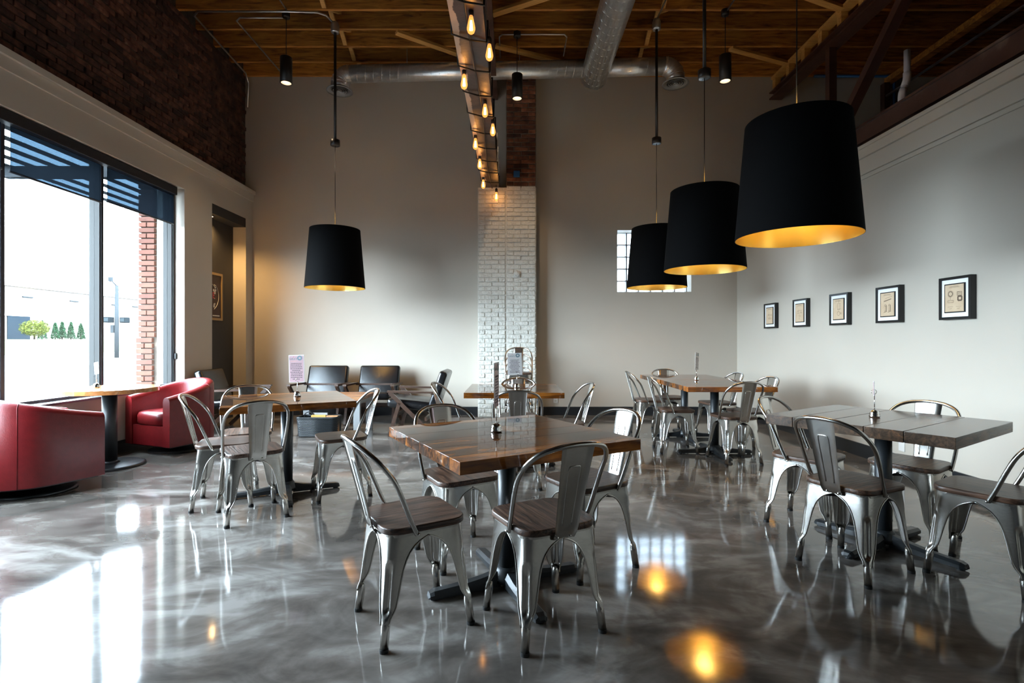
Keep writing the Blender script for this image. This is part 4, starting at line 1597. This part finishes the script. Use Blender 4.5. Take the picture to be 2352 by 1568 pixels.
# ---------------------------------------------------------------- framed prints on the right wall
def picture(y0, y1, label, kind):
    yc, wd = (y0 + y1) / 2, abs(y1 - y0)
    h = 0.352
    t = thing('framed_print', label, 'picture', (XR - 0.001, yc, 1.394), 0, 'framed sepia prints')
    # local: y along wall, x negative towards the room
    f = MB()
    fw = 0.022
    dpt = 0.046
    f.span((-dpt, -wd / 2, 0), (0, -wd / 2 + fw, h)).span((-dpt, wd / 2 - fw, 0), (0, wd / 2, h)).span((-dpt, -wd / 2 + fw, 0), (0, wd / 2 - fw, fw)).span((-dpt, -wd / 2 + fw, h - fw), (0, wd / 2 - fw, h))
    f.build('frame', 'frame', t)
    MB().span((-0.036, -wd / 2 + fw, fw), (-0.004, wd / 2 - fw, h - fw)).build('mat_board', 'matboard', t)
    iw, ih = 0.178, 0.222
    z0 = (h - ih) / 2
    g = MB()
    g.span((-0.044, -iw / 2 - 0.009, z0 - 0.009), (-0.036, iw / 2 + 0.009, z0 + ih + 0.009))
    g.build('inner_frame', 'frame', t)
    pr = MB().span((-0.0455, -iw / 2, z0), (-0.044, iw / 2, z0 + ih)).build('print', 'parch', t)
    # drawing: coordinates a (0..1 left to right as seen), b (0..1 up); seen from -x, left is +y
    d = MB()
    X = -0.0458

    def P(a, b):
        return (X, iw / 2 - a * iw, z0 + b * ih)

    def seg(a, b, c, e, w_=0.0012):
        p, q = Vector(P(a, b)), Vector(P(c, e))
        dr = (q - p).normalized()
        s = Vector((0, -dr.z, dr.y)) * w_
        d.add([p - s, q - s, q + s, p + s], [(0, 1, 2, 3)])

    def circ(a, b, r, w_=0.0012, n=20, a0=0, a1=360):
        pts = [(a + r * math.cos(R(a0 + (a1 - a0) * i / n)), b + r * iw / ih * math.sin(R(a0 + (a1 - a0) * i / n))) for i in range(n + 1)]
        for i in range(n):
            seg(*pts[i], *pts[i + 1], w_)

    def rect(a, b, c, e, w_=0.0012):
        seg(a, b, c, b, w_)
        seg(c, b, c, e, w_)
        seg(c, e, a, e, w_)
        seg(a, e, a, b, w_)

    for i in range(3):
        seg(0.30 - 0.05 * i, 0.94 - 0.022 * i, 0.72 + 0.04 * i, 0.94 - 0.022 * i, 0.0007)
    if kind == 0:
        rect(0.30, 0.52, 0.85, 0.58)
        circ(0.35, 0.55, 0.05)
        circ(0.80, 0.55, 0.05)
        rect(0.38, 0.30, 0.78, 0.36)
        circ(0.42, 0.33, 0.05)
        seg(0.58, 0.36, 0.58, 0.52)
    elif kind == 1:
        seg(0.2, 0.62, 0.85, 0.64)
        seg(0.2, 0.48, 0.85, 0.50)
        circ(0.35, 0.56, 0.06)
        circ(0.7, 0.55, 0.06)
        circ(0.55, 0.33, 0.07)
        circ(0.5, 0.18, 0.05)
    elif kind == 2:
        rect(0.42, 0.50, 0.72, 0.78)
        seg(0.62, 0.50, 0.62, 0.78)
        seg(0.42, 0.50, 0.55, 0.46)
        seg(0.55, 0.46, 0.72, 0.50)
        circ(0.55, 0.88, 0.05)
        circ(0.54, 0.28, 0.13, 0.0016)
        rect(0.69, 0.26, 0.82, 0.31)
    elif kind == 3:
        seg(0.35, 0.77, 0.85, 0.83)
        seg(0.25, 0.64, 0.80, 0.73, 0.0035)
        for a in (0.28, 0.58):
            rect(a, 0.22, a + 0.16, 0.44)
            circ(a + 0.08, 0.44, 0.08, 0.0016, 12, 0, 180)
            seg(a + 0.13, 0.22, a + 0.13, 0.46, 0.0030)
            seg(a - 0.04, 0.16, a + 0.2, 0.20, 0.0022)
    else:
        circ(0.30, 0.66, 0.11, 0.003)
        circ(0.30, 0.66, 0.15, 0.001)
        seg(0.30, 0.55, 0.30, 0.44)
        rect(0.16, 0.34, 0.46, 0.42)
        rect(0.70, 0.40, 0.90, 0.55, 0.006)
        rect(0.66, 0.58, 0.90, 0.72, 0.0015)
        for i in range(4):
            seg(0.66, 0.60 + 0.035 * i, 0.90, 0.615 + 0.035 * i, 0.0012)
        seg(0.15, 0.18, 0.45, 0.18, 0.0008)
        seg(0.60, 0.18, 0.88, 0.18, 0.0008)
        seg(0.25, 0.10, 0.38, 0.12, 0.001)
        seg(0.66, 0.10, 0.82, 0.12, 0.001)
    d.build('drawing', 'sepia', pr)
    return t


PIC = [((7.40, 7.075), 'farthest framed sepia print on the right wall'), ((6.64, 6.32), 'second framed sepia print from the far corner'), ((5.87, 5.545), 'middle framed sepia print of five on the right wall'),
       ((5.12, 4.80), 'framed sepia print showing two jars, second from the right'), ((4.36, 4.055), 'nearest and largest looking framed sepia print on the right wall')]
for i, ((a, b), lb) in enumerate(PIC):
    picture(b, a, lb, i)

# poster in the recess
po = thing('poster', 'red and white framed poster hanging in the dark wall recess', 'poster', (-4.468, 7.36, 0))
z0, z1 = 1.56, 2.20
yl, yr = -0.10, 0.46
f = MB()
f.span((0, yl - 0.03, z0 - 0.035), (0.02, yr + 0.03, z0)).span((0, yl - 0.03, z1), (0.02, yr + 0.03, z1 + 0.035)).span((0, yl - 0.03, z0), (0.02, yl, z1)).span((0, yr, z0), (0.02, yr + 0.03, z1))
f.build('frame', 'goldframe', po)
pp = MB().span((0, yl, z0), (0.010, yr, z1)).build('sheet', 'posterdark', po)
MB().span((0.010, yl, z0), (0.0105, yl + 0.30, z1)).build('red_field', 'posterred', pp)
g = MB()
rnd = random.Random(4)
for i in range(46):
    a = rnd.uniform(0, 2 * PI)
    q = rnd.uniform(0.05, 0.19)
    c = (0.0, 0.16 + q * math.cos(a) * 0.95, 1.89 + q * math.sin(a) * 1.15)
    r_ = rnd.uniform(0.010, 0.028)
    n = rnd.choice([4, 5, 6])
    g.add([(0.0112, c[1] + r_ * math.cos(b + a), c[2] + r_ * math.sin(b + a)) for b in [2 * PI * k / n for k in range(n)]], [tuple(range(n))])
g.tube([(0.011, 0.16 + 0.235 * math.cos(b), 1.88 + 0.22 * math.sin(b)) for b in [R(-60 + 110 * k / 16) for k in range(17)]], 0.004, 4)
g.beam((0.011, 0.06, 2.13), (0.011, 0.28, 2.03), 0.002, 0.012, (1, 0, 0))
g.build('engine_print', 'posterwhite', pp)
me = text_mesh('DUE', 0.13)
me.materials.append(M['ink_red'])
put('lettering', me, pp, (0.0125, 0.17, 1.85), rot=(R(90), 0, R(90)))
MB().span((0.0108, 0.24, 1.585), (0.0112, 0.42, 1.602)).build('caption_strip', 'posterwhite', pp)

# wall outlets
for (loc, rot, lb) in [((0.70, YB - 0.004, 0.26), 0, 'outlet plate low on the back wall right of the pillar'), ((XR - 0.004, 4.83, 0.235), PI / 2, 'outlet plate low on the right wall behind the weathered table')]:
    t = thing('wall_outlet', lb, 'outlet', loc, rot)
    MB().bbox((0, 0, 0), (0.075, 0.008, 0.115), 0.003, 2).build('plate', 'outlet', t)
    for s in (0.026, -0.026):
        MB().bbox((0, -0.005, s), (0.034, 0.004, 0.028), 0.001, 1).build('socket', 'trim', t)

# ================================================================== OUTDOORS
gr = MB().span((-160, -60, -0.25), (-4.64, 160, -0.12)).build('ground_outside', 'street')
struct(gr, 'bright pavement and street outside the window', 'ground')
bmz = MB().span((-160, -60, -0.2), (-48, 160, 1.35)).build('ground_bank', 'berm')
struct(bmz, 'pale grass bank across the street', 'ground')

# brick pier beside the window
bp_ = thing('brick_pier', 'orange brick pier outside at the right edge of the window', 'pier', (-4.84, 6.92, -0.12))
MB().span((-0.085, -0.14, 0), (0.205, 0.2, 3.62)).build('core', 'mortar', bp_)
me_f = MB().bbox((0, 0, 0), (0.21, 0.06, 0.058), 0.004, 1).mesh('brick', 'brick_out')
me_h = MB().bbox((0, 0, 0), (0.10, 0.06, 0.058), 0.004, 1).mesh('brick', 'brick_out')
z = 0.04
k = 0
while z < 3.6:
    wide = 0.03 if z < 1.35 else 0.0
    if k % 2 == 0:
        put('brick', me_f, bp_, (0.012 - wide, -0.15, z))
    else:
        put('brick', me_h, bp_, (-0.040 - wide, -0.15, z))
        put('brick', me_h, bp_, (0.070 - wide, -0.15, z))
    z += 0.0725
    k += 1

# slatted canopy over the window
ca = thing('slatted_canopy', 'dark slatted steel canopy outside above the window', 'canopy', (-4.64, 6.0, 3.17))
for i in range(5):
    MB().span((-0.36 - 0.27 * i, -5.5, 0.13), (-0.27 - 0.27 * i, 2.6, 0.145)).build('slat', 'slat', ca)
for y in (0.10, -2.6, -5.2):
    MB().span((-1.46, y, 0), (0, y + 0.09, 0.13)).build('cross_beam', 'slat', ca)

# building across the street
bd = thing('building', 'pale low brick building across the street with a blue-grey door', 'building', (-58, 70, 1.35))
MB().span((-12, -30, 0), (0, 60, 6.2)).build('wall', 'bldg', bd)
MB().span((-12.2, -30.2, 6.2), (0.25, 60.2, 6.6)).build('parapet', 'white', bd)
MB().span((0, -11.3, -0.25), (0.1, -8.6, 2.75)).build('door', 'bluedoor', bd)
MB().span((0, -11.6, 2.75), (0.12, -8.4, 2.95)).build('door_lintel', 'white', bd)
for yy in (-9.5, -3.0, 0.5, 4.0, 8.0):
    MB().span((0, yy, 5.0), (0.12, yy + 1.3, 5.12)).build('window_lintel', 'polegrey', bd)

# clipped conifers
for i, (u, h, lb) in enumerate([(97, 2.05, 'first'), (127, 1.85, 'second'), (143, 2.0, 'third'), (163, 2.0, 'fourth'), (186, 1.9, 'fifth')]):
    X = -53.0
    Y = X * 1176 / (u - 1178)
    t = thing('conifer', 'narrow clipped conifer across the street, %s from the left' % lb, 'tree', (X, Y, 1.35), 0, 'clipped conifers across the street')
    m = MB()
    rnd = random.Random(i)
    for k in range(900):
        f = rnd.random()
        rr_ = 0.42 * (1 - f) ** 0.7 * rnd.uniform(0.75, 1.0)
        a = rnd.uniform(0, 2 * PI)
        c = Vector((rr_ * math.cos(a), rr_ * math.sin(a), 0.1 + f * (h - 0.1)))
        s = 0.10
        q = [c + Vector((rnd.uniform(-s, s), rnd.uniform(-s, s), rnd.uniform(-s, s * 1.6))) for _ in range(3)]
        m.add(q, [(0, 1, 2)])
    m.build('foliage', 'conifer', t)
    MB().cyl((0, 0, 0), 0.06, h * 0.8, 8).build('trunk', 'bark', t)
t = thing('lime_tree', 'small yellow-green tree before the building across the street', 'tree', (-50, 53.5, 1.35))
m = MB()
rnd = random.Random(9)
for k in range(1500):
    a, b = rnd.uniform(0, 2 * PI), rnd.uniform(-1, 1)
    rr_ = rnd.random() ** 0.33
    c = Vector((1.2 * rr_ * math.cos(a) * math.sqrt(1 - b * b), 1.25 * rr_ * math.sin(a) * math.sqrt(1 - b * b), 1.15 + 0.85 * rr_ * b))
    q = [c + Vector((rnd.uniform(-0.13, 0.13), rnd.uniform(-0.13, 0.13), rnd.uniform(-0.13, 0.13))) for _ in range(3)]
    m.add(q, [(0, 1, 2)])
m.build('foliage', 'limeleaf', t)
MB().tube([(0, 0, 0), (0.02, 0, 0.7), (0, 0.03, 1.6)], [0.07, 0.06, 0.03], 8).build('trunk', 'bark', t)

# street pole with pedestrian signals
t = thing('signal_pole', 'grey street pole with two pedestrian signal boxes outside the window', 'pole', (-30.95, 40.0, -0.12))
MB().tube([(0, 0, 0), (0, 0, 5.65)], [0.15, 0.12], 14).build('post', 'polegrey', t)
MB().tube([(0, 0, 5.6), (-0.2, -0.2, 5.95)], 0.05, 8).bbox((-0.28, -0.25, 6.1), (0.25, 0.25, 0.35), 0.03, 2).build('camera_head', 'polegrey', t)
for s, wd in ((-1, 0.62), (1, 0.55)):
    b = MB().bbox((s * 0.50 * 0.79, s * 0.50 * 0.61, 2.95), (wd * 0.8, 0.5, 0.42), 0.03, 2).build('signal_box', 'signalblack', t)
    MB().bbox((s * 0.50 * 0.79, s * 0.50 * 0.61 - 0.26, 2.95), (wd * 0.55, 0.04, 0.28), 0.01, 1).build('lens', 'signallens', b)
MB().bbox((-0.25, -0.1, 2.25), (0.2, 0.2, 0.6), 0.02, 1).build('control_box', 'polegrey', t)
# traffic light on mast arm
t = thing('traffic_light', 'black four-lamp traffic light hanging outside the right window pane', 'traffic light', (-21.3, 30.0, 4.3))
MB().bbox((0, 0.1, 0.58), (0.30, 0.25, 1.16), 0.03, 2).build('housing', 'signalblack', t)
for k in range(4):
    MB().lathe([(0.105, 0.0), (0.12, 0.10), (0.125, 0.22), (0.115, 0.22), (0.10, 0.0), (0.001, 0.0)], 16, mx=Matrix.Translation((-0.05, -0.02, 0.15 + 0.285 * k)) @ Matrix.Rotation(R(90), 4, 'X')).build('visor', 'signalblack', t)
MB().tube([(0, 0.25, 0.75), (6, 0.25, 0.85)], 0.06, 10).build('mast_arm', 'polegrey', t)
MB().tube([(6, 0.25, -4.42), (6, 0.25, 2.0)], 0.14, 12).build('mast', 'polegrey', t)
MB().tube([(-0.5, 0.0, 0.2), (0, 0.0, 0.18)], 0.025, 6).build('detector', 'signalblack', t)
